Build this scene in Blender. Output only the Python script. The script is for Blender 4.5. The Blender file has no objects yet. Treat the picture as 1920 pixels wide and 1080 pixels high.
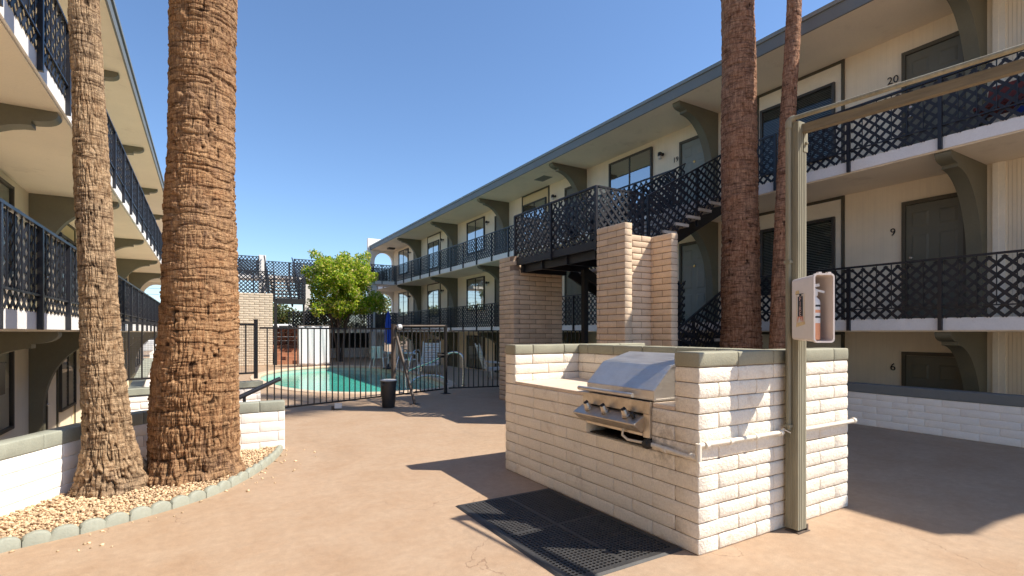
import bpy, bmesh, math, random
import numpy as np
from mathutils import Vector, Matrix
R = math.radians
random.seed(7)
rng = np.random.default_rng(7)
scene = bpy.context.scene
COL = scene.collection

# ------------------------------------------------------------------ camera
TH = R(30.79)
CAM_Z = 1.45
cam_d = bpy.data.cameras.new("camera")
cam = bpy.data.objects.new("camera", cam_d)
COL.objects.link(cam)
cam.location = (0, 0, CAM_Z)
cam.rotation_euler = (R(90), 0, -TH)
cam_d.sensor_width = 36
cam_d.lens = 965 / 1920 * 36
cam_d.shift_y = 83 / 1920
cam_d.clip_start = .05
cam_d.clip_end = 3000
scene.camera = cam

# ------------------------------------------------------------------ light
SUN = Vector((.665, -.50, 1.0)).normalized()
SUN_EL = math.asin(SUN.z)
world = bpy.data.worlds.new("World")
scene.world = world
world.use_nodes = True
wn = world.node_tree
sky = wn.nodes.new('ShaderNodeTexSky')
sky.sky_type = 'NISHITA'
sky.sun_disc = False
sky.sun_elevation = SUN_EL
sky.sun_rotation = math.atan2(SUN.x, SUN.y)
sky.air_density = 1.0
sky.dust_density = 0.15
sky.ozone_density = 6.0
bg = wn.nodes['Background']
wn.links.new(sky.outputs[0], bg.inputs[0])
bg.inputs[1].default_value = .079
sun_d = bpy.data.lights.new("sun", 'SUN')
sun_d.energy = 3.1
sun_d.angle = R(.5)
sun_d.color = (1, .92, .80)
sun_o = bpy.data.objects.new("sun", sun_d)
COL.objects.link(sun_o)
sun_o.rotation_euler = SUN.to_track_quat('Z', 'Y').to_euler()
sun_o.location = (20, -15, 30)
scene.view_settings.view_transform = 'Standard'
scene.view_settings.look = 'None'
scene.view_settings.exposure = 1.36
scene.view_settings.gamma = 1
scene.cycles.use_denoising = True
scene.cycles.max_bounces = 10
scene.cycles.diffuse_bounces = 8
scene.cycles.transparent_max_bounces = 12
scene.cycles.sample_clamp_indirect = 6

# ------------------------------------------------------------------ helpers
def V(*a): return Vector(a)
Z = Vector((0, 0, 1))

class MB:
    def __init__(s): s.v = []; s.f = []
    def add(s, vs, fs):
        n = len(s.v); s.v.extend([tuple(p) for p in vs]); s.f.extend([tuple(i + n for i in f) for f in fs])
        return s
    def box(s, x0, y0, z0, x1, y1, z1):
        x0, x1 = sorted((x0, x1)); y0, y1 = sorted((y0, y1)); z0, z1 = sorted((z0, z1))
        return s.add([(x0, y0, z0), (x1, y0, z0), (x1, y1, z0), (x0, y1, z0), (x0, y0, z1), (x1, y0, z1), (x1, y1, z1), (x0, y1, z1)],
              [(0, 3, 2, 1), (4, 5, 6, 7), (0, 1, 5, 4), (1, 2, 6, 5), (2, 3, 7, 6), (3, 0, 4, 7)])
    def hexa(s, b, t):   # bottom ring of 4, top ring of 4
        return s.add(list(b) + list(t), [(3, 2, 1, 0), (4, 5, 6, 7), (0, 1, 5, 4), (1, 2, 6, 5), (2, 3, 7, 6), (3, 0, 4, 7)])
    def beam(s, p, q, w, h, up=Z):
        p = Vector(p); q = Vector(q); d = (q - p).normalized()
        a = d.cross(Vector(up)).normalized(); b = a.cross(d)
        a = a * w / 2; b = b * h / 2
        return s.hexa([p - a - b, p + a - b, p + a + b, p - a + b], [q - a - b, q + a - b, q + a + b, q - a + b])
    def tube(s, pts, r, n=8, caps=True):
        pts = [Vector(p) for p in pts]; rs = r if isinstance(r, (list, tuple)) else [r] * len(pts)
        t0 = (pts[1] - pts[0]).normalized()
        a = t0.cross(Z) if abs(t0.z) < .9 else t0.cross(Vector((1, 0, 0)))
        a.normalize(); rings = []
        for i, p in enumerate(pts):
            t = (pts[min(i + 1, len(pts) - 1)] - pts[max(i - 1, 0)]).normalized()
            a = (a - t * a.dot(t)).normalized(); b = t.cross(a)
            rings.append([p + (a * math.cos(k * 2 * math.pi / n) + b * math.sin(k * 2 * math.pi / n)) * rs[i] for k in range(n)])
        vs = [q for r_ in rings for q in r_]; fs = []
        for i in range(len(pts) - 1):
            for k in range(n):
                fs.append((i * n + k, i * n + (k + 1) % n, (i + 1) * n + (k + 1) % n, (i + 1) * n + k))
        if caps:
            fs.append(tuple(range(n - 1, -1, -1))); m = (len(pts) - 1) * n; fs.append(tuple(m + k for k in range(n)))
        return s.add(vs, fs)
    def lathe(s, prof, c=(0, 0, 0), n=20, ax=None):
        c = Vector(c); ax = ax or (Vector((1, 0, 0)), Vector((0, 1, 0)), Z)
        vs = []; fs = []
        for r, z in prof:
            for k in range(n):
                t = 2 * math.pi * k / n
                vs.append(c + ax[0] * (r * math.cos(t)) + ax[1] * (r * math.sin(t)) + ax[2] * z)
        for i in range(len(prof) - 1):
            for k in range(n):
                fs.append((i * n + k, i * n + (k + 1) % n, (i + 1) * n + (k + 1) % n, (i + 1) * n + k))
        fs.append(tuple(range(n - 1, -1, -1))); m = (len(prof) - 1) * n; fs.append(tuple(m + k for k in range(n)))
        return s.add(vs, fs)
    def prism(s, poly, fn, t0, t1):
        n = len(poly)
        vs = [fn(a, b, t0) for a, b in poly] + [fn(a, b, t1) for a, b in poly]
        fs = [tuple(range(n - 1, -1, -1)), tuple(range(n, 2 * n))] + [(i, (i + 1) % n, n + (i + 1) % n, n + i) for i in range(n)]
        return s.add(vs, fs)
    def join(s, o):
        return s.add(o.v, o.f)

ORG = {}
def org(o):
    return ORG.get(o.name, Vector((0, 0, 0)))
def props(o, label=None, cat=None, group=None, kind=None):
    if label: o['label'] = label
    if cat: o['category'] = cat
    if group: o['group'] = group
    if kind: o['kind'] = kind
    return o
def mesh_from(name, v, f, mat, o=Vector((0, 0, 0)), smooth=0, recalc=True):
    me = bpy.data.meshes.new(name)
    me.from_pydata([(p[0] - o.x, p[1] - o.y, p[2] - o.z) for p in v], [], f)
    if recalc:
        bm = bmesh.new(); bm.from_mesh(me); bmesh.ops.recalc_face_normals(bm, faces=bm.faces); bm.to_mesh(me); bm.free()
    if smooth:
        me.polygons.foreach_set('use_smooth', [True] * len(me.polygons))
        if smooth < 180: me.set_sharp_from_angle(angle=R(smooth))
    me.materials.append(mat)
    me.update()
    return me
def part(name, mb, mat, parent, smooth=0, recalc=True, bevel=0, label=None, kind=None):
    o_ = org(parent)
    me = mesh_from(name, mb.v, mb.f, mat, o_, smooth, recalc)
    o = bpy.data.objects.new(name, me); COL.objects.link(o)
    o.parent = parent; ORG[o.name] = o_
    if bevel:
        m = o.modifiers.new('bevel', 'BEVEL'); m.width = bevel; m.segments = 2; m.limit_method = 'ANGLE'; m.angle_limit = R(40)
    if label: o['label'] = label
    if kind: o['kind'] = kind
    return o
def thing(name, label, cat, loc=(0, 0, 0), group=None):
    o = bpy.data.objects.new(name, None); COL.objects.link(o)
    o.location = loc; o.empty_display_size = .2
    ORG[o.name] = Vector(loc)
    return props(o, label, cat, group)
def solid(name, mb, mat, label, cat, loc=(0, 0, 0), group=None, smooth=0, recalc=True, bevel=0, kind=None):
    me = mesh_from(name, mb.v, mb.f, mat, Vector(loc), smooth, recalc)
    o = bpy.data.objects.new(name, me); COL.objects.link(o); o.location = loc; ORG[o.name] = Vector(loc)
    if bevel:
        m = o.modifiers.new('bevel', 'BEVEL'); m.width = bevel; m.segments = 2; m.limit_method = 'ANGLE'; m.angle_limit = R(40)
    return props(o, label, cat, group, kind)
def struct(name, mb, mat, smooth=0, recalc=True):
    me = mesh_from(name, mb.v, mb.f, mat, Vector((0, 0, 0)), smooth, recalc)
    o = bpy.data.objects.new(name, me); COL.objects.link(o); o['kind'] = 'structure'
    return o
def copy_part(o, parent, loc):
    c = o.copy(); COL.objects.link(c); c.parent = parent; c.location = loc
    return c
def copy_tree(o, parent=None, skip=()):
    c = o.copy(); COL.objects.link(c); c.parent = parent
    for ch in list(o.children): copy_tree(ch, c)
    return c

def text_mb(txt, size, depth, fn):
    cu = bpy.data.curves.new('txt', 'FONT'); cu.body = txt; cu.size = size; cu.extrude = depth
    cu.align_x = 'CENTER'; cu.align_y = 'CENTER'; cu.resolution_u = 3
    ob = bpy.data.objects.new('txt', cu); COL.objects.link(ob)
    bpy.context.view_layer.update()
    me = bpy.data.meshes.new_from_object(ob.evaluated_get(bpy.context.evaluated_depsgraph_get()))
    mb = MB(); mb.add([fn(*v.co) for v in me.vertices], [tuple(p.vertices) for p in me.polygons])
    bpy.data.objects.remove(ob); bpy.data.meshes.remove(me); bpy.data.curves.remove(cu)
    return mb

# ------------------------------------------------------------------ materials
def nodes_of(name):
    m = bpy.data.materials.new(name); m.use_nodes = True
    nt = m.node_tree
    return m, nt, nt.nodes, nt.links, nt.nodes['Principled BSDF']
def mk(ns, t, **kw):
    n = ns.new(t)
    for k, v in kw.items(): setattr(n, k, v)
    return n
def rgb(c): return (c[0], c[1], c[2], 1)
def mixc(ns, ls, fac, a, b, mode='MIX'):
    n = ns.new('ShaderNodeMix'); n.data_type = 'RGBA'; n.blend_type = mode
    for sock, val in ((n.inputs[0], fac), (n.inputs[6], a), (n.inputs[7], b)):
        if hasattr(val, 'is_linked') or hasattr(val, 'links'): ls.new(val, sock)
        elif isinstance(val, (int, float)): sock.default_value = val
        else: sock.default_value = rgb(val)
    return n.outputs[2]
def noise(ns, ls, co, scale, detail=4, rough=.55, stretch=None):
    if stretch:
        mp = ns.new('ShaderNodeMapping'); mp.inputs['Scale'].default_value = stretch; ls.new(co, mp.inputs[0]); co = mp.outputs[0]
    n = ns.new('ShaderNodeTexNoise'); n.inputs['Scale'].default_value = scale; n.inputs['Detail'].default_value = detail; n.inputs['Roughness'].default_value = rough
    ls.new(co, n.inputs['Vector'])
    return n.outputs[0]
def ramp(ns, ls, x, lo, hi, a=0, b=1):
    n = ns.new('ShaderNodeMapRange'); n.inputs[1].default_value = lo; n.inputs[2].default_value = hi; n.inputs[3].default_value = a; n.inputs[4].default_value = b
    ls.new(x, n.inputs[0]); return n.outputs[0]
def bump(ns, ls, p, h, strength=.4, dist=.01, prev=None):
    b = ns.new('ShaderNodeBump'); b.inputs['Strength'].default_value = strength; b.inputs['Distance'].default_value = dist
    ls.new(h, b.inputs['Height'])
    if prev is not None: ls.new(prev, b.inputs['Normal'])
    ls.new(b.outputs[0], p.inputs['Normal']); return b.outputs[0]

def MAT(name, col, rough=.6, var=.12, vs=3., fine=.06, fs=60., bstr=0, bs=80., bd=.004, metal=0, spec=.5, isl=0, stretch=None, col2=None, dirt=None, spot=None):
    m, nt, ns, ls, p = nodes_of(name)
    tc = ns.new('ShaderNodeTexCoord').outputs['Object']
    c = Vector(col)
    hi = Vector(col2) if col2 else c * (1 + var)
    lo = c * (1 - var)
    f = ramp(ns, ls, noise(ns, ls, tc, vs, 5, .6, stretch), .3, .7)
    out = mixc(ns, ls, f, lo, hi)
    if fine:
        f2 = ramp(ns, ls, noise(ns, ls, tc, fs, 3, .6, stretch), .3, .7, 1 - fine, 1 + fine)
        cb = ns.new('ShaderNodeVectorMath'); cb.operation = 'SCALE'; ls.new(out, cb.inputs[0]); ls.new(f2, cb.inputs['Scale']); out = cb.outputs[0]
    if isl:
        g = ns.new('ShaderNodeNewGeometry')
        f3 = ramp(ns, ls, g.outputs['Random Per Island'], 0, 1, 1 - isl, 1 + isl)
        cb = ns.new('ShaderNodeVectorMath'); cb.operation = 'SCALE'; ls.new(out, cb.inputs[0]); ls.new(f3, cb.inputs['Scale']); out = cb.outputs[0]
    if dirt:
        dc, dsc, lo_, hi_ = dirt
        f4 = ramp(ns, ls, noise(ns, ls, tc, dsc, 6, .7), lo_, hi_)
        out = mixc(ns, ls, f4, out, dc)
    if spot:      # greasy soot stain with a ragged outline round one place
        d = ns.new('ShaderNodeVectorMath'); d.operation = 'DISTANCE'; ls.new(tc, d.inputs[0]); d.inputs[1].default_value = spot
        n1 = ramp(ns, ls, noise(ns, ls, tc, 16, 7, .75), .42, .66)
        n2 = ramp(ns, ls, d.outputs['Value'], .06, .34, .6, 0)
        mm = ns.new('ShaderNodeMath'); mm.operation = 'MULTIPLY'; ls.new(n1, mm.inputs[0]); ls.new(n2, mm.inputs[1])
        out = mixc(ns, ls, mm.outputs[0], out, (.10, .07, .045))
    ls.new(out, p.inputs['Base Color'])
    p.inputs['Roughness'].default_value = rough
    p.inputs['Metallic'].default_value = metal
    p.inputs['Specular IOR Level'].default_value = spec
    if bstr: bump(ns, ls, p, noise(ns, ls, tc, bs, 5, .65, stretch), bstr, bd)
    return m

def ground_mat():
    m, nt, ns, ls, p = nodes_of('courtyard_concrete')
    tc = ns.new('ShaderNodeTexCoord').outputs['Object']
    big = ramp(ns, ls, noise(ns, ls, tc, .55, 6, .62), .33, .68)
    c = mixc(ns, ls, big, (.365, .243, .152), (.425, .297, .198))
    mid = ramp(ns, ls, noise(ns, ls, tc, 2.3, 7, .68), .36, .70)
    c = mixc(ns, ls, mid, c, (.435, .318, .22))
    worn = ramp(ns, ls, noise(ns, ls, tc, 1.1, 9, .74, (1, .45, 1)), .56, .72, 0, .7)
    c = mixc(ns, ls, worn, c, (.33, .245, .17))
    strk = ramp(ns, ls, noise(ns, ls, tc, 7, 6, .7, (.5, 3.2, 1)), .58, .78, 0, .45)
    c = mixc(ns, ls, strk, c, (.47, .375, .28))
    md = ramp(ns, ls, noise(ns, ls, tc, 14, 10, .78), .36, .66, .86, 1.07)
    k0 = ns.new('ShaderNodeVectorMath'); k0.operation = 'SCALE'; ls.new(c, k0.inputs[0]); ls.new(md, k0.inputs['Scale']); c = k0.outputs[0]
    sp = ramp(ns, ls, noise(ns, ls, tc, 190, 3, .6), .33, .72, .76, 1.18)
    k = ns.new('ShaderNodeVectorMath'); k.operation = 'SCALE'; ls.new(c, k.inputs[0]); ls.new(sp, k.inputs['Scale']); c = k.outputs[0]
    # thin wandering cracks
    wv = ns.new('ShaderNodeTexNoise'); wv.inputs['Scale'].default_value = 1.6; wv.inputs['Detail'].default_value = 6; ls.new(tc, wv.inputs['Vector'])
    ad = ns.new('ShaderNodeVectorMath'); ad.operation = 'MULTIPLY_ADD'; ls.new(wv.outputs['Color'], ad.inputs[0]); ad.inputs[1].default_value = (1.3, 1.3, 0); ls.new(tc, ad.inputs[2])
    vo = ns.new('ShaderNodeTexVoronoi'); vo.feature = 'DISTANCE_TO_EDGE'; vo.voronoi_dimensions = '2D'; vo.inputs['Scale'].default_value = .33; ls.new(ad.outputs[0], vo.inputs['Vector'])
    gate = ramp(ns, ls, noise(ns, ls, tc, .8, 2, .5), .50, .58)
    cr = ramp(ns, ls, vo.outputs[0], .0005, .0022, .5, 0)
    mu = ns.new('ShaderNodeMath'); mu.operation = 'MULTIPLY'; ls.new(cr, mu.inputs[0]); ls.new(gate, mu.inputs[1])
    c = mixc(ns, ls, mu.outputs[0], c, (.16, .09, .055))
    ls.new(c, p.inputs['Base Color'])
    p.inputs['Roughness'].default_value = .72
    p.inputs['Specular IOR Level'].default_value = .35
    b1 = bump(ns, ls, p, noise(ns, ls, tc, 9, 8, .7), .25, .012)
    b2 = bump(ns, ls, p, noise(ns, ls, tc, 160, 3, .6), .3, .002, b1)
    inv = ns.new('ShaderNodeMath'); inv.operation = 'SUBTRACT'; inv.inputs[0].default_value = 1; ls.new(mu.outputs[0], inv.inputs[1])
    bump(ns, ls, p, inv.outputs[0], .6, .004, b2)
    return m

def siding_mat(name, col, period=.1, groove=.5):
    m, nt, ns, ls, p = nodes_of(name)
    tc = ns.new('ShaderNodeTexCoord').outputs['Object']
    c = Vector(col)
    f = ramp(ns, ls, noise(ns, ls, tc, 1.2, 6, .62), .3, .7)
    out = mixc(ns, ls, f, c * .93, c * 1.05)
    st = ramp(ns, ls, noise(ns, ls, tc, 5, 4, .6, (1, 3, .12)), .45, .75, 0, .22)
    out = mixc(ns, ls, st, out, c * .72)
    sep = ns.new('ShaderNodeSeparateXYZ'); ls.new(tc, sep.inputs[0])
    d = ns.new('ShaderNodeMath'); d.operation = 'MULTIPLY'; ls.new(sep.outputs['Y'], d.inputs[0]); d.inputs[1].default_value = 1 / period
    fr = ns.new('ShaderNodeMath'); fr.operation = 'FRACT'; ls.new(d.outputs[0], fr.inputs[0])
    ab = ns.new('ShaderNodeMath'); ab.operation = 'PINGPONG'; ls.new(fr.outputs[0], ab.inputs[0]); ab.inputs[1].default_value = .5
    h = ramp(ns, ls, ab.outputs[0], .02, .10)
    gcol = ramp(ns, ls, ab.outputs[0], .02, .09, groove * .35, 0)
    out = mixc(ns, ls, gcol, out, c * .45)
    ls.new(out, p.inputs['Base Color']); p.inputs['Roughness'].default_value = .7
    b = bump(ns, ls, p, h, groove, .006)
    bump(ns, ls, p, noise(ns, ls, tc, 45, 4, .6), .12, .003, b)
    return m

def bark_mat(name, dark, mid, light, ring=1.0):
    m, nt, ns, ls, p = nodes_of(name)
    tc = ns.new('ShaderNodeTexCoord').outputs['Object']
    big = ramp(ns, ls, noise(ns, ls, tc, 1.7, 5, .6), .33, .67)
    c = mixc(ns, ls, big, Vector(mid) * .82, Vector(mid) * 1.12)
    gr_ = ramp(ns, ls, noise(ns, ls, tc, .95, 5, .7), .47, .66, 0, .55)
    gv = sum(mid) / 3
    c = mixc(ns, ls, gr_, c, (gv * 1.12, gv * .98, gv * .82))
    fib = ramp(ns, ls, noise(ns, ls, tc, 34, 6, .78, (1, 1, .2)), .40, .62)
    c = mixc(ns, ls, fib, c, light)
    rg = ramp(ns, ls, noise(ns, ls, tc, 24, 6, .78, (.18, .18, 1.5)), .50, .64, 0, .9 * ring)
    c = mixc(ns, ls, rg, c, dark)
    at = ns.new('ShaderNodeAttribute'); at.attribute_name = 'crack'
    c = mixc(ns, ls, at.outputs['Fac'], c, Vector(dark) * .45)  # dark bark tone in cracks, recess shade put into the colour too
    ls.new(c, p.inputs['Base Color'])
    p.inputs['Roughness'].default_value = .85; p.inputs['Specular IOR Level'].default_value = .2
    b = bump(ns, ls, p, noise(ns, ls, tc, 48, 6, .75, (1, 1, .22)), 1.0, .022)
    bump(ns, ls, p, noise(ns, ls, tc, 46, 5, .75, (.22, .22, 1.4)), .9, .02, b)
    return m

def steel_mat(name, col=(.62, .60, .57), rough=.28, dirt=.25):
    m, nt, ns, ls, p = nodes_of(name)
    tc = ns.new('ShaderNodeTexCoord').outputs['Object']
    f = ramp(ns, ls, noise(ns, ls, tc, 6, 6, .7), .42, .75, 0, dirt)
    c = mixc(ns, ls, f, col, (.25, .19, .13))
    ls.new(c, p.inputs['Base Color']); p.inputs['Metallic'].default_value = .92
    br = noise(ns, ls, tc, 90, 3, .6, (.35, .04, 2.5))
    r_ = ramp(ns, ls, br, .3, .7, rough * .8, rough * 1.35)
    ls.new(r_, p.inputs['Roughness'])
    b = bump(ns, ls, p, br, .06, .0008)
    bump(ns, ls, p, noise(ns, ls, tc, 3.5, 2, .5), .05, .02, b)
    return m

def glass_mat(name, tint=(.9, .95, .95)):
    m, nt, ns, ls, p = nodes_of(name)
    ns.remove(p); out = ns['Material Output']
    tr = ns.new('ShaderNodeBsdfTransparent'); tr.inputs[0].default_value = rgb(tint)
    gl = ns.new('ShaderNodeBsdfGlossy'); gl.inputs['Roughness'].default_value = .02
    fr = ns.new('ShaderNodeFresnel'); fr.inputs[0].default_value = 1.42
    tc = ns.new('ShaderNodeTexCoord').outputs['Object']
    b = ns.new('ShaderNodeBump'); b.inputs['Strength'].default_value = .05; b.inputs['Distance'].default_value = .02
    ls.new(noise(ns, ls, tc, 1.5, 2, .5), b.inputs['Height']); ls.new(b.outputs[0], gl.inputs['Normal']); ls.new(b.outputs[0], fr.inputs['Normal'])
    ad = ns.new('ShaderNodeMath'); ad.operation = 'ADD'; ad.inputs[1].default_value = .025; ad.use_clamp = True; ls.new(fr.outputs[0], ad.inputs[0])
    mx = ns.new('ShaderNodeMixShader'); hf = ns.new('ShaderNodeMath'); hf.operation = 'MULTIPLY'; hf.inputs[1].default_value = .6; ls.new(ad.outputs[0], hf.inputs[0]); ls.new(hf.outputs[0], mx.inputs[0]); ls.new(tr.outputs[0], mx.inputs[1]); ls.new(gl.outputs[0], mx.inputs[2])
    ls.new(mx.outputs[0], out.inputs[0])
    return m

def leaf_mat(name, cols):
    m, nt, ns, ls, p = nodes_of(name)
    g = ns.new('ShaderNodeNewGeometry')
    cr = ns.new('ShaderNodeValToRGB'); cr.color_ramp.interpolation = 'LINEAR'
    e = cr.color_ramp.elements
    while len(e) < len(cols): e.new(.5)
    for i, (pos, c) in enumerate(cols): e[i].position = pos; e[i].color = rgb(c)
    ls.new(g.outputs['Random Per Island'], cr.inputs[0]); ls.new(cr.outputs[0], p.inputs['Base Color'])
    p.inputs['Roughness'].default_value = .5; p.inputs['Specular IOR Level'].default_value = .35
    tl = ns.new('ShaderNodeBsdfTranslucent'); ls.new(cr.outputs[0], tl.inputs[0])
    mx = ns.new('ShaderNodeMixShader'); mx.inputs[0].default_value = .45
    out = ns['Material Output']; ls.new(p.outputs[0], mx.inputs[1]); ls.new(tl.outputs[0], mx.inputs[2]); ls.new(mx.outputs[0], out.inputs[0])
    return m

def water_mat():
    m, nt, ns, ls, p = nodes_of('pool_water')
    tc = ns.new('ShaderNodeTexCoord').outputs['Object']
    f = ramp(ns, ls, noise(ns, ls, tc, .5, 3, .5), .3, .7)
    c = mixc(ns, ls, f, (.06, .42, .34), (.085, .52, .42))
    ls.new(c, p.inputs['Base Color']); p.inputs['Roughness'].default_value = .06; p.inputs['IOR'].default_value = 1.33
    bump(ns, ls, p, noise(ns, ls, tc, 3.6, 5, .6), .22, .05)
    return m

M = {}
M['ground'] = ground_mat()
M['white_block'] = MAT('white_block_paint', (.87, .785, .655), .74, .07, 2.5, .08, 70, .9, 48, .012, dirt=((.58, .46, .34), 6.5, .57, .86), spot=(-.86, -.93, .70))
M['white_block_smooth'] = MAT('white_wall_paint', (.88, .83, .765), .7, .05, 2, .03, 60, .45, 40, .005, dirt=((.60, .50, .42), 3.5, .62, .9))
M['mortar'] = MAT('mortar', (.22, .165, .12), .9, .2, 12, .1, 80, .5, 120, .003)
M['mortar_tan'] = MAT('mortar_tan', (.27, .185, .13), .9, .15, 12, .1, 80, .5, 120, .003)
M['cap'] = MAT('sage_cap_paint', (.30, .285, .205), .7, .10, 3, .06, 70, .6, 70, .005)
M['cap2'] = MAT('sage_edging_paint', (.30, .31, .25), .7, .12, 5, .06, 70, .5, 60, .005)
M['counter'] = MAT('tan_counter_tile', (.66, .53, .41), .6, .10, 4, .08, 50, .2, 60, .003)
M['brick'] = MAT('tan_slump_brick', (.68, .515, .36), .85, .08, 6, .08, 60, .55, 55, .005, isl=.10)
M['brick_far'] = MAT('cream_slump_brick', (.62, .52, .40), .85, .08, 6, .06, 40, .4, 50, .005, isl=.07)
M['olive'] = MAT('olive_trim_paint', (.15, .14, .095), .55, .10, 2, .05, 40, .1, 40, .003)
M['olive_door'] = MAT('olive_door_paint', (.135, .13, .095), .5, .08, 2, .03, 40, .05, 40, .003)
M['grey_door'] = MAT('sage_grey_door_paint', (.25, .255, .21), .5, .08, 2, .03, 40, .05, 40, .003)
M['siding'] = siding_mat('cream_siding', (.87, .755, .575), .1016, .14)
M['siding2'] = siding_mat('corrugated_siding', (.80, .70, .54), .05, .8)
M['panel'] = MAT('cream_panel', (.86, .79, .655), .65, .05, 2, .03, 30, .1, 30, .003)
M['panel_y'] = MAT('yellow_cream_panel', (.70, .56, .33), .65, .05, 2, .03, 30, .1, 30, .003)
M['soffit'] = MAT('beige_soffit_paint', (.83, .725, .575), .75, .05, .8, .03, 40, .25, 60, .003, dirt=((.60, .50, .38), 1.4, .58, .85))
M['edge'] = MAT('white_slab_edge', (.84, .81, .78), .65, .05, 2, .04, 40, .15, 40, .003, dirt=((.5, .43, .36), 7, .66, .9))
M['rail'] = MAT('navy_black_rail_paint', (.014, .015, .021), .38, .2, 6, .1, 60, .08, 60, .002)
M['lattice'] = MAT('black_lattice_paint', (.013, .014, .020), .5, .2, 6, .15, 60, .15, 80, .002)
M['iron'] = MAT('black_iron_paint', (.018, .016, .016), .45, .2, 8, .1, 60, .1, 60, .002)
M['black'] = MAT('black_steel', (.012, .011, .011), .6, .2, 4, .1, 40)  # even black tone of the steel itself
M['fascia'] = MAT('blue_grey_fascia', (.155, .165, .165), .6, .08, 1.5, .04, 40, .1, 30, .003)
M['drip'] = MAT('grey_metal_drip_edge', (.20, .21, .195), .45, .08, 2, .04, 40)
M['wood'] = MAT('sage_weathered_post', (.25, .225, .15), .8, .18, 4, .15, 50, .7, 60, .006, stretch=(1, 1, .06), col2=(.36, .33, .235))
M['wood_h'] = MAT('weathered_beam', (.19, .155, .10), .8, .22, 4, .15, 50, .7, 60, .005, stretch=(1, .06, 1))
M['pipe'] = MAT('cream_pipe_paint', (.72, .66, .55), .5, .08, 5, .05, 50, .15, 50, .002, dirt=((.4, .28, .18), 12, .62, .85))
M['steel'] = steel_mat('brushed_steel', (.66, .62, .57), .42)
M['steel_dirty'] = steel_mat('weathered_steel', (.60, .53, .44), .36, .6)
M['chrome'] = steel_mat('polished_rail_steel', (.7, .7, .7), .15, .05)
M['dark_steel'] = MAT('near_black_steel', (.03, .026, .022), .6, .3, 12, .2, 50, .3, 40, .004)
M['rubber'] = MAT('black_rubber', (.032, .031, .031), .62, .3, 5, .25, 60, .25, 90, .002, dirt=((.13, .105, .085), 7, .62, .9))
M['plastic_box'] = MAT('pinkish_white_plastic', (.74, .66, .60), .42, .04, 2, .02, 30)
M['white_plastic'] = MAT('white_plastic', (.72, .72, .70), .45, .05, 3, .02, 30)
M['red_paint'] = MAT('faded_orange_red', (.76, .33, .17), .45, .1, 6, .04, 40)
M['ink'] = MAT('black_ink', (.015, .012, .012), .5, .1, 5, .05, 30)
M['red_ink'] = MAT('faded_red_ink', (.62, .22, .14), .5, .15, 20, .1, 60)
M['yellow_ink'] = MAT('faded_yellow_ink', (.70, .52, .26), .5, .15, 20, .1, 60)
M['pink_ink'] = MAT('pale_letter_ink', (.72, .42, .36), .5, .1, 20, .1, 60)
M['gravel'] = MAT('tan_gravel', (.56, .40, .245), .85, .18, 14, .08, 90, .3, 70, .003, isl=.38)
M['soil'] = MAT('gravel_bed_soil', (.36, .25, .15), .95, .25, 9, .15, 60, .6, 50, .01)
M['glass'] = glass_mat('window_glass')
M['frame'] = MAT('dark_bronze_frame', (.055, .05, .043), .45, .1, 4, .04, 40)
M['dark_room'] = MAT('dark_interior', (.022, .023, .022), .9, .1, 3, .02, 20)  # near-black panels; colour stands in for unlit rooms behind the glass
M['blind'] = MAT('grey_blind', (.20, .20, .17), .6, .08, 3, .02, 30)
M['blind_l'] = MAT('pale_blind', (.62, .55, .44), .6, .06, 3, .02, 30)
M['lamp'] = MAT('black_lamp_metal', (.02, .02, .02), .4, .1, 3, .02, 30)
M['brass'] = MAT('brass', (.65, .45, .16), .25, .1, 8, .05, 50, metal=.9)
M['knob'] = MAT('nickel', (.60, .58, .54), .25, .1, 8, .05, 50, metal=.9)
M['lampglass'] = MAT('frosted_lamp_glass', (.55, .53, .48), .3, .05, 5, .02, 50)
M['bark_big'] = bark_mat('palm_bark_orange', (.065, .025, .011), (.345, .170, .078), (.62, .38, .20))
M['bark_left'] = bark_mat('palm_bark_greyish', (.075, .037, .018), (.37, .225, .12), (.70, .50, .31))
M['bark_right'] = bark_mat('palm_bark_reddish', (.06, .023, .012), (.29, .122, .062), (.56, .31, .185))
M['bark_base'] = bark_mat('palm_root_grey', (.09, .06, .042), (.27, .195, .145), (.46, .37, .29))
M['frond'] = leaf_mat('palm_frond', [(0, (.05, .09, .02)), (1, (.13, .17, .05))])
M['leaf'] = leaf_mat('citrus_leaf', [(0, (.09, .20, .012)), (.3, (.25, .42, .018)), (.68, (.50, .58, .04)), (.86, (.68, .60, .12)), (1, (.78, .68, .38))])
M['leaf_far'] = leaf_mat('far_leaf', [(0, (.05, .08, .025)), (.6, (.12, .15, .05)), (1, (.34, .27, .09))])
M['twig'] = MAT('citrus_bark', (.10, .072, .055), .9, .2, 8, .1, 50, .4, 40, .006)
M['water'] = water_mat()
M['pool_tile'] = MAT('pool_tile', (.42, .50, .44), .3, .15, 18, .1, 60)
M['coping'] = MAT('pool_coping', (.58, .44, .32), .7, .1, 3, .06, 60, .2, 60, .003)
M['rust_rock'] = MAT('red_rock', (.30, .115, .06), .85, .3, 5, .15, 30, .9, 9, .06)
M['rust_step'] = MAT('red_step', (.40, .18, .10), .8, .15, 5, .1, 50, .3, 50, .004)
M['cloth_white'] = MAT('white_sheet', (.80, .79, .80), .8, .03, 3, .02, 80)
M['cloth_blue'] = MAT('blue_canvas', (.012, .05, .36), .7, .12, 4, .05, 60)
M['bin'] = MAT('charcoal_bin_plastic', (.028, .027, .028), .5, .2, 5, .1, 40)
M['bin_bag'] = MAT('white_bin_liner', (.6, .6, .58), .4, .1, 8, .05, 50, .4, 20, .01)
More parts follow.
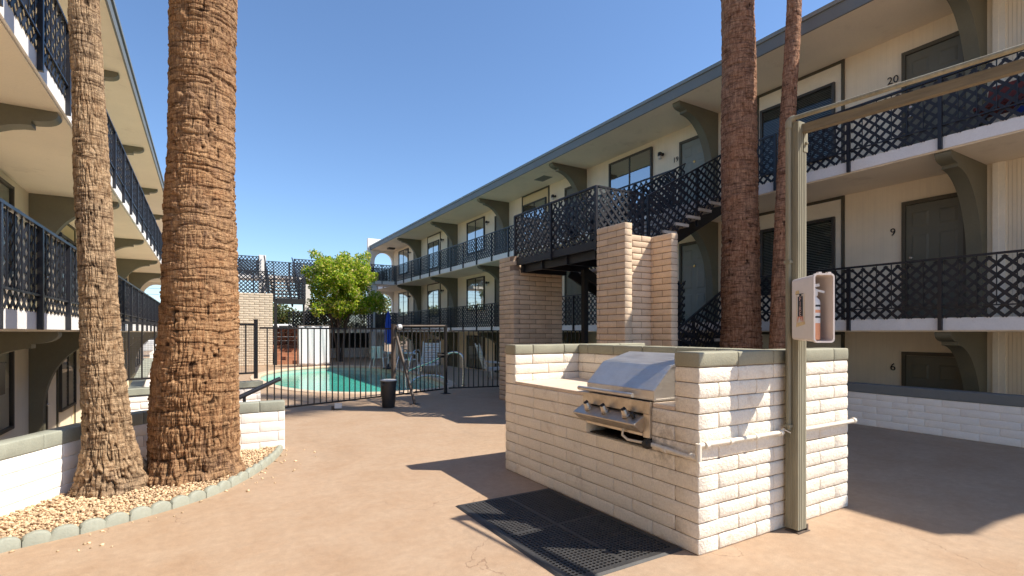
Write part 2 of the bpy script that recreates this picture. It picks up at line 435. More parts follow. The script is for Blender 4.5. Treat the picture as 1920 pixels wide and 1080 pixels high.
M['weathered_pipe'] = MAT('weathered_brown_pipe', (.11, .082, .064), .6, .25, 6, .15, 50, .15, 60, .002)
M['asphalt'] = MAT('asphalt', (.06, .06, .06), .85, .15, 3, .15, 90, .4, 120, .003)
M['carpaint'] = MAT('silver_car_paint', (.55, .58, .62), .25, .03, 2, .01, 20, spec=.7)
M['carpaint_w'] = MAT('white_car_paint', (.75, .75, .75), .25, .03, 2, .01, 20, spec=.7)
M['tyre'] = MAT('tyre_rubber', (.02, .02, .02), .8, .2, 8, .1, 50)
M['sunken'] = MAT('sunken_concrete', (.46, .39, .31), .8, .15, 2, .08, 60, .2, 50, .004)  # even concrete tone of the sunken floors and steps
M['wire'] = MAT('cable_black', (.015, .015, .015), .6, .1, 3, .02, 20)
M['red_fabric'] = MAT('dark_red_fabric', (.16, .03, .025), .85, .3, 9, .1, 60)
M['mesh'] = MAT('grey_metal_mesh', (.12, .12, .12), .5, .1, 5, .05, 40)
from mathutils import noise as mnoise, geometry as mgeo

# ------------------------------------------------------------------ block walls
def line_path(p0, p1):
    p0 = Vector((p0[0], p0[1], 0)); p1 = Vector((p1[0], p1[1], 0)); d = (p1 - p0); L = d.length; d.normalize()
    n = Vector((d.y, -d.x, 0))
    return (lambda s: (p0 + d * s, n)), L
def curve_path(pts):
    P = []
    n = len(pts)
    for i in range(n - 1):
        p0 = Vector((*pts[max(i - 1, 0)], 0)); p1 = Vector((*pts[i], 0)); p2 = Vector((*pts[i + 1], 0)); p3 = Vector((*pts[min(i + 2, n - 1)], 0))
        for k in range(24):
            t = k / 24
            P.append(.5 * ((2 * p1) + (p2 - p0) * t + (2 * p0 - 5 * p1 + 4 * p2 - p3) * t * t + (3 * p1 - p0 - 3 * p2 + p3) * t ** 3))
    P.append(Vector((*pts[-1], 0)))
    acc = [0]
    for a, b in zip(P, P[1:]): acc.append(acc[-1] + (b - a).length)
    L = acc[-1]
    def f(s):
        s_ = min(max(s, 0), L)
        i = max(0, min(len(P) - 2, int(np.searchsorted(acc, s_)) - 1))
        d = (P[i + 1] - P[i]); l = d.length; d = d / l
        return P[i] + d * (s - acc[i]), Vector((d.y, -d.x, 0))
    return f, L
def one_block(mb, Pf, s0, s1, z0, z1, t, bulge, rough, mid, seed, edge=.006, fs=14.):
    L = s1 - s0; H = z1 - z0
    e1, e2 = edge, edge * 2.6
    def lines(L_, m):
        inner = [e2 + (L_ - 2 * e2) * k / (m + 1) for k in range(1, m + 1)]
        return [0, e1, e2] + inner + [L_ - e2, L_ - e1, L_]
    def dep(x, L_):
        d = min(x, L_ - x)
        return -edge * 1.5 if d < 1e-6 else (-edge * .45 if d < e1 * 1.01 else 0)
    S = lines(L, mid[0]); H_ = lines(H, mid[1]); ns, nz = len(S), len(H_)
    vs = []
    for side in (1, -1):
        for s in S:
            pos, n = Pf(s0 + s)
            for h in H_:
                b = 1 - (2 * h / H - 1) ** 2
                d = min(dep(s, L), 0) + dep(h, H) + bulge * (b - .5)
                if rough: d += rough * (mnoise.noise(Vector(((s0 + s) * fs + seed, (z0 + h) * fs, side * 7 + seed))) + .5 * mnoise.noise(Vector(((s0 + s) * fs * 3 + seed, (z0 + h) * fs * 3, side * 5))))
                hh = h + (rough * .9 * mnoise.noise(Vector(((s0 + s) * 6, seed, z0 * 9))) if rough else 0)
                p = pos + n * (side * (t / 2 + d))
                vs.append((p.x, p.y, z0 + hh))
    fs_ = []
    o = ns * nz
    for i in range(ns - 1):
        for j in range(nz - 1):
            a = i * nz + j
            fs_.append((a, a + 1, a + nz + 1, a + nz)); fs_.append((o + a, o + a + nz, o + a + nz + 1, o + a + 1))
    for i in range(ns - 1):
        a = i * nz; fs_.append((a, a + nz, o + a + nz, o + a)); a += nz - 1; fs_.append((a, o + a, o + a + nz, a + nz))
    for j in range(nz - 1):
        a = j; fs_.append((a, o + a, o + a + 1, a + 1)); a = (ns - 1) * nz + j; fs_.append((a, a + 1, o + a + 1, o + a))
    mb.add(vs, fs_)
def wall_run(mb, core, path, nc, z0=0., ch=.1016, bl=.4064, t=.2, trim=((0, 0), (0, 0)), off=(0, .2032), bulge=.004, rough=.003, mid=(4, 1), joint=.008, par0=0, edge=.006, skip=None, corez=None):
    Pf, L = path
    for c in range(nc):
        par = (c + par0) % 2
        a, b = trim[par][0], L - trim[par][1]
        s = a; first = bl - off[par] if off[par] else bl
        while s < b - .02:
            e = min(s + first, b); first = bl
            if b - e < .06: e = b
            if not (skip and skip((s + e) / 2, c)):
                one_block(mb, Pf, s + joint / 2, e - joint / 2, z0 + c * ch + joint / 2, z0 + (c + 1) * ch - joint / 2, t, bulge, rough, mid, random.random() * 50, edge)
            s = e
    if core is not None:
        ti = t / 2 - .011
        N = max(1, int(L / .1)) if L > .15 else 1
        straight = (Pf(0)[1] - Pf(L)[1]).length < 1e-4
        if straight: N = 1
        zb, zt = corez or (z0, z0 + nc * ch - .011)
        for i in range(N):
            sa, sb = L * i / N, L * (i + 1) / N
            if i == 0: sa += .012
            if i == N - 1: sb -= .012
            (pa, na), (pb, nb) = Pf(sa), Pf(sb)
            def P(p, n, k, z): q = p + n * k; return (q.x, q.y, z)
            core.hexa([P(pa, na, ti, zb), P(pb, nb, ti, zb), P(pb, nb, -ti, zb), P(pa, na, -ti, zb)],
                      [P(pa, na, ti, zt), P(pb, nb, ti, zt), P(pb, nb, -ti, zt), P(pa, na, -ti, zt)])

# ------------------------------------------------------------------ ground with its sunken courts and pool
WELL_L = [(-1.45, -12), (-1.45, 5.32), (-1.22, 5.86), (-.86, 6.62), (-.55, 6.98), (.25, 7.02), (.86, 7.06), (.86, 9.35), (-1.45, 9.05), (-1.45, 33.9), (-3.3, 33.9), (-3.3, -12)]
WELL_R = [(9.0, -12), (11.3, -12), (11.3, 33.9), (9.0, 33.9)]
def pool_outline(n=72):
    ctr = [(487, 708), (500, 700), (540, 692.5), (585, 689), (630, 687), (690, 687.5), (735, 692), (785, 702), (815, 711), (836, 720), (820, 728), (790, 731), (740, 735), (690, 736.5), (630, 736), (580, 733), (530, 726), (500, 717)]
    pts = []
    for px, py in ctr:
        d = CAM_Z * 965 / (py - 623); u = (px - 960) / 965
        pts.append(Vector((d * (u * math.cos(TH) + math.sin(TH)), d * (math.cos(TH) - u * math.sin(TH)), 0)))
    out = []
    m = len(pts)
    for i in range(m):
        p0, p1, p2, p3 = pts[i - 1], pts[i], pts[(i + 1) % m], pts[(i + 2) % m]
        for k in range(6):
            t = k / 6
            out.append(.5 * ((2 * p1) + (p2 - p0) * t + (2 * p0 - 5 * p1 + 4 * p2 - p3) * t * t + (3 * p1 - p0 - 3 * p2 + p3) * t ** 3))
    for _ in range(3):
        out = [(out[i - 1] + out[i] * 2 + out[(i + 1) % len(out)]) / 4 for i in range(len(out))]
    return out
POOL = pool_outline()
POOLC = sum(POOL, Vector((0, 0, 0))) / len(POOL)
def ring(pts, d):
    n = len(pts); r = []
    for i in range(n):
        t = (pts[(i + 1) % n] - pts[i - 1]).normalized(); nn = Vector((t.y, -t.x, 0))
        if nn.dot(pts[i] - POOLC) < 0: nn = -nn
        r.append(pts[i] + nn * d)
    return r
POOL_OUT = ring(POOL, .30)
def filled(outer, holes, z):
    cu = bpy.data.curves.new('fill', 'CURVE'); cu.dimensions = '2D'; cu.fill_mode = 'BOTH'
    for loop in [outer] + holes:
        sp = cu.splines.new('POLY'); sp.points.add(len(loop) - 1)
        for p, q in zip(sp.points, loop): p.co = (q[0], q[1], 0, 1)
        sp.use_cyclic_u = True
    ob = bpy.data.objects.new('fill', cu); COL.objects.link(ob); bpy.context.view_layer.update()
    me = bpy.data.meshes.new_from_object(ob.evaluated_get(bpy.context.evaluated_depsgraph_get()))
    mb = MB(); mb.add([(v.co.x, v.co.y, z) for v in me.vertices], [tuple(p.vertices) for p in me.polygons])
    bpy.data.objects.remove(ob); bpy.data.curves.remove(cu)
    return mb
G = 900
gm = filled([(-G, -G), (G, -G), (G, G), (-G, G)], [WELL_L, WELL_R, [(p.x, p.y) for p in POOL_OUT]], 0)
g = struct('courtyard_ground', gm, M['ground'], recalc=False)
for p in g.data.polygons: pass
if g.data.polygons[0].normal.z < 0: g.data.flip_normals()
# pool: coping ring, tiled basin side, water
cp = MB(); n = len(POOL)
cp.add([(p.x, p.y, .0) for p in POOL_OUT] + [(p.x, p.y, .025) for p in ring(POOL, .28)] + [(p.x, p.y, .025) for p in ring(POOL, .02)] + [(p.x, p.y, .0) for p in POOL] + [(p.x, p.y, -.06) for p in POOL],
       [(k * n + i, k * n + (i + 1) % n, (k + 1) * n + (i + 1) % n, (k + 1) * n + i) for k in range(4) for i in range(n)])
struct('pool_coping', cp, M['coping'])
tl = MB(); tl.add([(p.x, p.y, -.055) for p in ring(POOL, .012)] + [(p.x, p.y, -1.2) for p in ring(POOL, .012)], [(i, (i + 1) % n, n + (i + 1) % n, n + i) for i in range(n)])
struct('pool_basin', tl, M['pool_tile'])
wt = filled([(p.x, p.y) for p in ring(POOL, .02)], [], -.17)
struct('pool_water', wt, M['water'], recalc=False)
# sunken courts: floor and sides
sk = MB()
for W in (WELL_L, WELL_R):
    k = len(W)
    sk.add([(x, y, 0) for x, y in W] + [(x, y, -1.03) for x, y in W], [(i, (i + 1) % k, k + (i + 1) % k, k + i) for i in range(k)])
    sk.join(filled(W, [], -1.03))
struct('sunken_walkway', sk, M['sunken'])

# ------------------------------------------------------------------ lattice
def lattice(mb, fn, W, H, sp=.166, w=.048, th=.007, ph=0.0, n0=0.0):
    """two crossed layers of laths over the rectangle W x H; fn(u, v, n) -> xyz"""
    for sgn, nn in ((1, n0), (-1, n0 + th)):
        c = -H if sgn > 0 else 0
        cmax = W if sgn > 0 else W + H
        k0 = math.floor((c - ph) / sp)
        cc = ph + k0 * sp
        hw = w / math.sqrt(2)
        while cc < cmax:
            cc += sp
            # line: u = cc + sgn * v
            v0, v1 = 0.0, H
            u0, u1 = cc + sgn * v0, cc + sgn * v1
            if sgn > 0:
                if u0 < 0: v0 = -cc; u0 = 0
                if u1 > W: v1 = W - cc; u1 = W
            else:
                if u0 > W: v0 = cc - W; u0 = W
                if u1 < 0: v1 = cc; u1 = 0
            if v1 - v0 < .015: continue
            a, b = (hw / 1.0) * .5, (hw / 1.0) * .5
            px, pv = (-a * sgn, b)
            q = [(u0 + px, v0 + pv), (u0 - px, v0 - pv), (u1 - px, v1 - pv), (u1 + px, v1 + pv)]
            q = [(min(max(x, -.004), W + .004), min(max(y, -.012), H + .004)) for x, y in q]
            mb.hexa([fn(x, y, nn) for x, y in q], [fn(x, y, nn + th) for x, y in q])

def rail_section_mb(L, post=True, H=.89, zb=-.19, pick=5):
    """railing along +Y from y=0 to y=L, base z=0 (floor level); returns rail mesh and lattice mesh"""
    a = MB()
    if post: a.box(-.024, -.024, zb, .024, .024, H - .03)
    a.box(-.026, -.0235, H - .03, .026, L - .0235, H)
    a.box(-.009, .024, .155, .009, L - .024, .175)
    for i in range(1, pick + 1):
        y = L * i / (pick + 1); a.box(-.006, y - .006, .175, .006, y + .006, H - .03)
    b = MB(); lattice(b, lambda u, v, n_: (n_ + .013, u + .024, v), L - .048, H - .04, ph=random.random() * .1)
    return a, b

# ------------------------------------------------------------------ apartment buildings
YB = [3.31 + 5.07 * k for k in range(-1, 7)]
FL = [-1.03, 1.66, 4.35]
SOF = [1.46, 4.15, 6.84]
def bracket_poly(drop):
    p = [(1.44, 0), (.06, 0), (.05, -.03)]
    for k in range(1, 6):
        t = k / 6 * math.pi / 2; p.append((.05 + .21 * (1 - math.cos(t)) * 1.0, -.03 - .115 * math.sin(t)))
    p += [(.27, -.15), (.30, -.15), (.30, -.205)]
    cx, cz, rx, rz = .30, -1.55, .93, 1.345
    for k in range(0, 15):
        t = k / 14 * math.pi / 2; p.append((cx + rx * math.sin(t), cz + rz * math.cos(t)))
    p += [(1.23, -drop), (1.44, -drop)]
    return p
def text_wall(txt, size, x, y, z, s):
    return text_mb(txt, size, .004, lambda a, b, c: (x - s * (c + .006), y - s * a, z + b))

def door_parts(b, X, s, y0, y1, zf, mat, peep=False, knob_hi=True):
    """door in the wall plane at depth 1.44; y0..y1 outer frame"""
    d = part('door', MB(), mat, b)
    m = MB(); H = 2.06
    m.box(X(1.42), y0 + .06, zf + .01, X(1.45), y1 - .06, zf + H)
    yc = (y0 + y1) / 2; w = (y1 - y0 - .12)
    for (za, zb_) in ((.22, .78), (.92, 1.52), (1.66, 1.92)):
        for sg in (-1, 1):
            ya, yb = yc + sg * w * .09, yc + sg * w * .40
            ya, yb = min(ya, yb), max(ya, yb)
            e = .03
            o_ = [(ya, zf + za), (yb, zf + za), (yb, zf + zb_), (ya, zf + zb_)]
            i_ = [(ya + e, zf + za + e), (yb - e, zf + za + e), (yb - e, zf + zb_ - e), (ya + e, zf + zb_ - e)]
            m.add([(X(1.4195), p, q) for p, q in o_] + [(X(1.409), p, q) for p, q in i_], [(0, 1, 5, 4), (1, 2, 6, 5), (2, 3, 7, 6), (3, 0, 4, 7), (4, 5, 6, 7)])
    me = mesh_from('door', m.v, m.f, mat, org(b)); d.data = me
    f = MB()
    f.box(X(1.385), y0, zf, X(1.44), y0 + .06, zf + H + .07); f.box(X(1.385), y1 - .06, zf, X(1.44), y1, zf + H + .07)
    f.box(X(1.388), y0 + .06, zf + H + .005, X(1.44), y1 - .06, zf + H + .07)
    part('door_frame', f, M['frame_olive'], d)
    ky = y1 - .13
    k = MB(); k.lathe([(.012, 0), (.012, .03), (.028, .035), (.030, .055), (.018, .068)], (X(1.42), ky, zf + .95), 12, (Vector((0, 1, 0)), Z, Vector((-s, 0, 0))))
    k.lathe([(.027, 0), (.027, .012), (.02, .018)], (X(1.42), ky, zf + 1.12), 12, (Vector((0, 1, 0)), Z, Vector((-s, 0, 0))))
    part('door_knob', k, M['knob'], d, smooth=40)
    if peep:
        k = MB(); k.lathe([(.035, 0), (.035, .012), (.015, .02)], (X(1.42), yc, zf + 1.5), 12, (Vector((0, 1, 0)), Z, Vector((-s, 0, 0))))
        part('peephole', k, M['brass'], d, smooth=40)
    return d
M['frame_olive'] = MAT('brown_olive_trim', (.085, .075, .05), .6, .1, 3, .05, 40)

def window_parts(b, X, s, y0, y1, z0, z1, bordered, zf, ztop, blind='blind', slats=True):
    w = MB()
    f = .05
    w.box(X(1.37), y0, z0, X(1.44), y0 + f, z1); w.box(X(1.37), y1 - f, z0, X(1.44), y1, z1)
    w.box(X(1.373), y0 + f, z1 - f, X(1.44), y1 - f, z1); w.box(X(1.365), y0 + f, z0, X(1.44), y1 - f, z0 + f)
    ym = (y0 + y1) / 2
    w.box(X(1.385), ym - .02, z0 + f, X(1.43), ym + .02, z1 - f)
    win = part('window', w, M['frame'], b)
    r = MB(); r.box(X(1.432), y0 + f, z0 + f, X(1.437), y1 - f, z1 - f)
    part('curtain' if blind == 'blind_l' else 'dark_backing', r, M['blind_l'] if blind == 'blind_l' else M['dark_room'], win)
    if slats:
        bl = MB(); zz = z1 - f - .05
        while zz > z0 + f + .02:
            bl.hexa([(X(1.428), y0 + f + .01, zz), (X(1.428), ym - .03, zz), (X(1.408), ym - .03, zz - .014), (X(1.408), y0 + f + .01, zz - .014)],
                    [(X(1.428), y0 + f + .01, zz + .0015), (X(1.428), ym - .03, zz + .0015), (X(1.408), ym - .03, zz - .0125), (X(1.408), y0 + f + .01, zz - .0125)])
            bl.hexa([(X(1.428), ym + .03, zz), (X(1.428), y1 - f - .01, zz), (X(1.408), y1 - f - .01, zz - .014), (X(1.408), ym + .03, zz - .014)],
                    [(X(1.428), ym + .03, zz + .0015), (X(1.428), y1 - f - .01, zz + .0015), (X(1.408), y1 - f - .01, zz - .0125), (X(1.408), ym + .03, zz - .0125)])
            zz -= .034
        part('blind', bl, M[blind], win)
    g = MB(); g.add([(X(1.40), y0 + f, z0 + f), (X(1.40), y1 - f, z0 + f), (X(1.40), y1 - f, z1 - f), (X(1.40), y0 + f, z1 - f)], [(0, 1, 2, 3)])
    part('pane', g, M['glass'], win, recalc=False)
    if bordered:
        t = MB(); ya, yb = y0 - .17, y1 + .11
        t.box(X(1.405), ya, zf + .003, X(1.44), ya + .055, ztop - .003); t.box(X(1.405), yb - .055, zf + .003, X(1.44), yb, ztop - .003)
        t.box(X(1.408), ya + .055, ztop - .06, X(1.44), yb - .055, ztop - .003)
        part('trim', t, M['frame_olive'], win)
    return win

def building(s, xe, label, y0, y1, drop, lname):
    X = lambda d: xe + s * d
    b = thing('apartment_building', label, 'apartment building', (X(1.44), 15, 0))
    m = MB(); m.box(X(1.44), y0, -1.02, X(8), y1, 6.838)
    part('wall', m, M['siding'], b)
    # galleries
    for i in (0, 1):
        m = MB(); m.box(X(.03), y0, SOF[i], X(1.438), y1, FL[i + 1]); sl = part('gallery_floor', m, M['soffit'], b)
        m = MB(); m.box(X(0), y0, SOF[i] + .022, X(.029), y1, FL[i + 1] + .004); part('edge_board', m, M['edge'], sl)
    m = MB(); m.box(X(-.10), y0 - .03, 6.84, X(8.3), y1 + .1, 7.0); rf = part('roof', m, M['soffit'], b)
    m = MB(); m.box(X(-.135), y0 - .03, 6.825, X(-.102), y1 + .1, 7.05); part('fascia', m, M['fascia'], rf)
    m = MB(); m.box(X(-.165), y0 - .04, 7.052, X(8.3), y1 + .1, 7.125); part('drip_edge', m, M['drip'], rf)
    # brackets
    first = {}
    for lv in range(3):
        dr = SOF[lv] - FL[lv] - .004
        poly = bracket_poly(dr)
        for k, yb in enumerate(YB):
            if yb > y1: continue
            if lv not in first:
                m = MB(); m.prism(poly, lambda a, z, t: (X(a), yb + t, SOF[lv] - .002 + z), -.1, .1)
                first[lv] = (part('bracket', m, M['olive'], b, smooth=25), yb)
            else:
                o, yy = first[lv]; copy_part(o, b, (0, yb - yy, 0))
    # railings
    proto = None
    n = int(round((y1 - YB[0]) / 1.2675))
    for lv in (1, 2):
        for j in range(n):
            y = YB[0] + 1.2675 * j
            if y + 1.2 > y1 or drop(lv, y): continue
            loc = Vector((X(-.027), y, FL[lv] + .006)) - org(b)
            if proto is None:
                a, l = rail_section_mb(1.2675)
                if s < 0: l.v = [(-p[0], p[1], p[2]) for p in l.v]
                r = bpy.data.objects.new('railing', mesh_from('railing', a.v, a.f, M['rail'], recalc=False)); COL.objects.link(r); r.parent = b; r.location = loc
                q = bpy.data.objects.new('lattice_panel', mesh_from('lattice_panel', l.v, l.f, M['lattice'], recalc=True)); COL.objects.link(q); q.parent = r
                proto = (r, q)
            else:
                r = copy_part(proto[0], b, loc); copy_part(proto[1], r, (0, 0, 0))
    # doors, windows, lamps
    lampm = None
    nums = {(1, 2): '20', (1, 1): '9', (1, 0): '6', (2, 2): '19'} if s > 0 else {}
    for k, yb in enumerate(YB[:-1]):
        for lv in range(3):
            zf, zt = FL[lv], SOF[lv]
            even = (k % 2 == 1)
            grey = (s > 0 and k == 2 and lv > 0)
            door_parts(b, X, s, yb + .13, yb + 1.07, zf, M['grey_door'] if grey else M['olive_door'], peep=grey)
            if even:
                window_parts(b, X, s, yb + 2.22, yb + 3.82, zf + .62 if lv < 2 else zf + .62, zf + 2.1, True, zf, zt, 'blind_l' if (s < 0 or k >= 4) else 'blind')
                pn = MB(); pn.box(X(1.428), yb + 2.10, zf + .004, X(1.4395), yb + 2.22, zt - .06); pn.box(X(1.428), yb + 3.82, zf + .004, X(1.4395), yb + 3.88, zt - .06); pn.box(X(1.428), yb + 2.22, zf + 2.1, X(1.4395), yb + 3.82, zt - .06)
                part('window_panel', pn, M['panel'] if k != 3 else M['panel_y'], b)
            else:
                window_parts(b, X, s, yb + 2.05, yb + 3.83, zf + .80, zf + 2.33, False, zf, zt, 'blind_l' if (s < 0 or k in (4, 6)) else 'blind', slats=(k != 2))
            # over-door joint line and wall lamp
            if lv > 0 and k in (2, 3, 4, 5, 6) and not (s > 0 and k == 2 and lv == 1):
                yl, zl = yb + 1.68, zf + 2.0
                l = MB(); l.lathe([(.045, 0), (.045, .02), (.02, .03)], (X(1.44), yl, zl), 12, (Vector((0, 1, 0)), Z, Vector((-s, 0, 0))))
                l.tube([(X(1.42), yl, zl), (X(1.35), yl, zl + .01), (X(1.33), yl, zl + .0)], .015, 8)
                l.lathe([(.02, .05), (.055, .03), (.06, -.06), (.055, -.065)], (X(1.32), yl, zl), 14)
                la = part('wall_light', l, M['lamp'], b, smooth=40)
                l = MB(); l.lathe([(.045, -.062), (.05, -.12), (.04, -.14)], (X(1.32), yl, zl), 12); part('lamp_glass', l, M['lampglass'], la, smooth=40)
            if (k, lv) in nums:
                yn = yb + (1.22 if even else 1.22)
                part('house_number', text_wall(nums[(k, lv)], .19, X(1.432), yn, zf + (1.62 if lv == 1 else 1.72 if lv else 1.84), s), M['ink'], b)
    if s > 0:
        # corrugated siding bay and pilaster trims at the near end
        for lv in range(3):
            m = MB(); m.box(X(1.415), y0 + .05, FL[lv] + .005, X(1.4398), 2.98, SOF[lv] - .004); part('siding_panel', m, M['siding2'], b)
            m = MB(); m.box(X(1.385), 3.06, FL[lv] + .005, X(1.4398), 3.13, SOF[lv] - .004); m.box(X(1.395), 2.98, FL[lv] + .005, X(1.4398), 3.06, SOF[lv] - .004); part('pilaster_trim', m, M['panel'], b)
    m = MB()
    for i in range(7): m.box(X(.62) , 14.7 + i * .07, 6.826, X(.92), 14.74 + i * .07, 6.838)
    m.box(X(.58), 14.62, 6.832, X(.96), 15.24, 6.8385); part('soffit_vent', m, M['drip'], rf)
    # end wall with arches
    m = MB(); ya, yb2 = y1, y1 + .22
    for lv in range(3):
        zb_, zt = FL[lv], FL[lv] + 2.69
        d0, d1, e0, e1 = -.28, 1.66, .16, 1.36
        zs = zb_ + 1.75
        poly = [(d0, zb_), (e0, zb_), (e0, zs)]
        for k in range(1, 12):
            t = math.pi * (1 - k / 12); poly.append(((e0 + e1) / 2 + (e1 - e0) / 2 * math.cos(t), zs + .62 * math.sin(t)))
        poly += [(e1, zs), (e1, zb_), (d1, zb_), (d1, zt), (d0, zt)]
        m.prism(poly, lambda a, z, t: (X(a), t, z), ya, yb2)
    m.box(X(-.28), ya, 7.04, X(8), yb2, 7.6)
    part('end_wall', m, M['white_block_smooth'], b)
    return b, X

def drop_r(lv, y):
    return 5.0 < y + .6 and y < 7.3 if lv == 2 else (5.0 < y + .6 and y < 8.6)
def drop_r2(lv, y):
    if lv == 2: return 5.8 < y < 7.3
    return 5.8 < y < 8.6
bR, XR = building(1, 9.4, 'cream three-storey apartment building on the right with lattice galleries and house numbers', -1.92, 33.7, drop_r2, 'R')
bL, XL = building(-1, -1.5, 'cream three-storey apartment building on the left, seen from below behind the two sunlit palms', -2.0, 33.7, lambda lv, y: False, 'L')
# short closing sections beside the stair on the right building
for lv, ya, yb in ((2, 5.885, 6.64), (1, 5.885, 6.64), (1, 9.25, 9.68)):
    a, l = rail_section_mb(yb - ya, pick=2)
    r = part('railing', MB(), M['rail'], bR); r.data = mesh_from('railing', a.v, a.f, M['rail']); r.location = Vector((XR(-.027), ya, FL[lv] + .006)) - org(bR)
    q = bpy.data.objects.new('lattice_panel', mesh_from('lattice_panel', l.v, l.f, M['lattice'])); COL.objects.link(q); q.parent = r

# ------------------------------------------------------------------ stair towers
def beam_lattice(mb_r, mb_l, p, q, H=.89, posts=2, z_off=0.0, lat0=.0, bottom=.155, pick=None, thick=.045, ends=(True, True)):
    """railing with lattice from p to q (floor line, may slope)"""
    p = Vector(p); q = Vector(q); hd = Vector((q.x - p.x, q.y - p.y, 0)); L = hd.length; hd.normalize(); sl = (q.z - p.z) / L
    n_ = Vector((hd.y, -hd.x, 0))
    fn = lambda u, v, n: p + hd * u + Z * (v + sl * u) + n_ * n
    lattice(mb_l, lambda u, v, n: fn(u, v + lat0, n), L, H - .03 - lat0, ph=random.random() * .1, n0=.004)
    for i in range(posts + 1):
        if (i == 0 and not ends[0]) or (i == posts and not ends[1]): continue
        u = L * i / posts; c = fn(u, 0, -.015)
        mb_r.box(c.x - thick / 2, c.y - thick / 2, c.z - .17, c.x + thick / 2, c.y + thick / 2, c.z + H - .02)
    mb_r.beam(fn(-.02, H - .012, -.01), fn(L + .02, H - .012, -.01), .05, .03)
    mb_r.beam(fn(0, bottom, -.012), fn(L, bottom, -.012), .018, .018)
    k = pick or max(2, int(L / .24))
    for i in range(1, k):
        u = L * i / k; mb_r.beam(fn(u, bottom, -.016), fn(u, H - .02, -.016), .011, .011, up=hd)

def flight(st, p, rise, run, n, d, wv, name_rails=True, rails=(True, True), tread_mat='counter'):
    """open flight from p (foot, floor line centre start) along d; wv = width vector from near to far side"""
    p = Vector(p); d = Vector(d).normalized(); w = Vector(wv); wn_ = w.normalized()
    sm = MB()
    for off in (.28, w.length - .28):
        a = p + wn_ * off - Z * .22; b_ = a + d * run + Z * rise
        sm.beam(a, b_, .07, .20)
    part('stringer', sm, M['black'], st)
    for i in range(1, n):
        zz = p.z + rise * i / n; a = p + d * (run * (i - .5) / n)
        t = MB()
        q0 = a - d * (.5 * run / n - .0) ; q1 = a + d * (.5 * run / n + .02)
        q0 = q0 - wn_ * .05; q1 = q1 - wn_ * .05; we = w + wn_ * .10
        t.hexa([Vector((q0.x, q0.y, zz - .055)), Vector((q1.x, q1.y, zz - .055)), Vector((q1.x, q1.y, zz - .055)) + we, Vector((q0.x, q0.y, zz - .055)) + we],
               [Vector((q0.x, q0.y, zz)), Vector((q1.x, q1.y, zz)), Vector((q1.x, q1.y, zz)) + we, Vector((q0.x, q0.y, zz)) + we])
        part('tread', t, M['tread'], st)
    for k, base in enumerate((p, p + w)):
        if not rails[k]: continue
        r, l = MB(), MB()
        beam_lattice(r, l, base, base + d * run + Z * rise, H=.95, posts=2, ends=(True, False))
        ro = part('railing', r, M['rail'], st); part('lattice_panel', l, M['lattice'], ro)
M['tread'] = MAT('concrete_tread', (.56, .48, .40), .8, .1, 4, .08, 60, .3, 60, .004)

st = thing('outdoor_staircase', 'outdoor staircase of black steel and lattice on tan brick piers beside the right building', 'staircase', (6.6, 7.6, 0))
# deck
m = MB(); m.box(5.62, 6.64, 2.89, 6.62, 9.24, 2.955); m.box(6.62, 6.62, 2.89, 6.80, 9.24, 2.955)
part('landing_deck', m, M['black'], st)
m = MB()
m.box(5.575, 6.60, 2.84, 5.618, 9.26, 2.975); m.box(5.62, 6.595, 2.84, 6.7, 6.637, 2.975)
for y in (6.75, 7.55, 8.35, 9.05): m.box(5.66, y, 2.69, 6.78, y + .08, 2.888)
m.box(5.70, 6.64, 2.70, 5.76, 9.2, 2.887)
part('landing_beam', m, M['rail'], st)
for a, b_, ends, nm in (((5.585, 6.62, 2.975), (5.585, 9.22, 2.975), (True, True), 2), ((5.62, 6.605, 2.975), (6.62, 6.605, 2.975), (False, True), 1), ((5.62, 9.235, 2.975), (6.62, 9.235, 2.975), (False, True), 1)):
    r, l = MB(), MB(); beam_lattice(r, l, a, b_, H=.91, posts=nm, ends=ends)
    ro = part('railing', r, M['rail'], st); part('lattice_panel', l, M['lattice'], ro)
# between the flights on the landing's inner side
r, l = MB(), MB(); beam_lattice(r, l, (6.78, 8.06, 2.975), (6.78, 8.2, 2.975), posts=1); ro = part('railing', r, M['rail'], st); part('lattice_panel', l, M['lattice'], ro)
flight(st, (6.80, 6.64, 2.955), 1.39, 2.58, 8, (1, 0, 0), (0, 1.42, 0))
flight(st, (9.38, 8.24, 1.66), 1.30, 2.58, 8, (-1, 0, 0), (0, .98, 0))
flight(st, (6.60, 6.64, 0), 1.66, 2.78, 10, (1, 0, 0), (0, 1.42, 0))
for (x, y) in ((6.52, 8.1),):
    m = MB(); m.box(x - .05, y - .05, 0, x + .05, y + .05, 2.69); m.box(x - .10, y - .10, 0, x + .10, y + .10, .02); part('column', m, M['black'], st)
def pier(parent, runs, mat, core_mat, name='brick_pier', mid=(2, 0), rough=.0022, bulge=.003):
    mb, co = MB(), MB()
    for (p0, p1, nc, kw) in runs:
        wall_run(mb, co, line_path(p0, p1), nc, mid=mid, rough=rough, bulge=bulge, joint=.010, edge=.005, **kw)
    o = part(name, mb, mat, parent, smooth=50); part('mortar', co, core_mat, o)
    return o
# near pier pair: two arms pointing to the camera and a back wall between them
tp = .155
pier(st, [((5.615, 5.90), (5.615, 6.58), 31, dict(t=tp, off=(0, .2032))), ((6.49, 5.77), (6.49, 6.58), 30, dict(t=tp, off=(.2032, 0))), ((5.70, 6.28), (6.41, 6.28), 30, dict(t=tp, off=(.12, .3232), par0=0))], M['brick'], M['mortar_tan'])
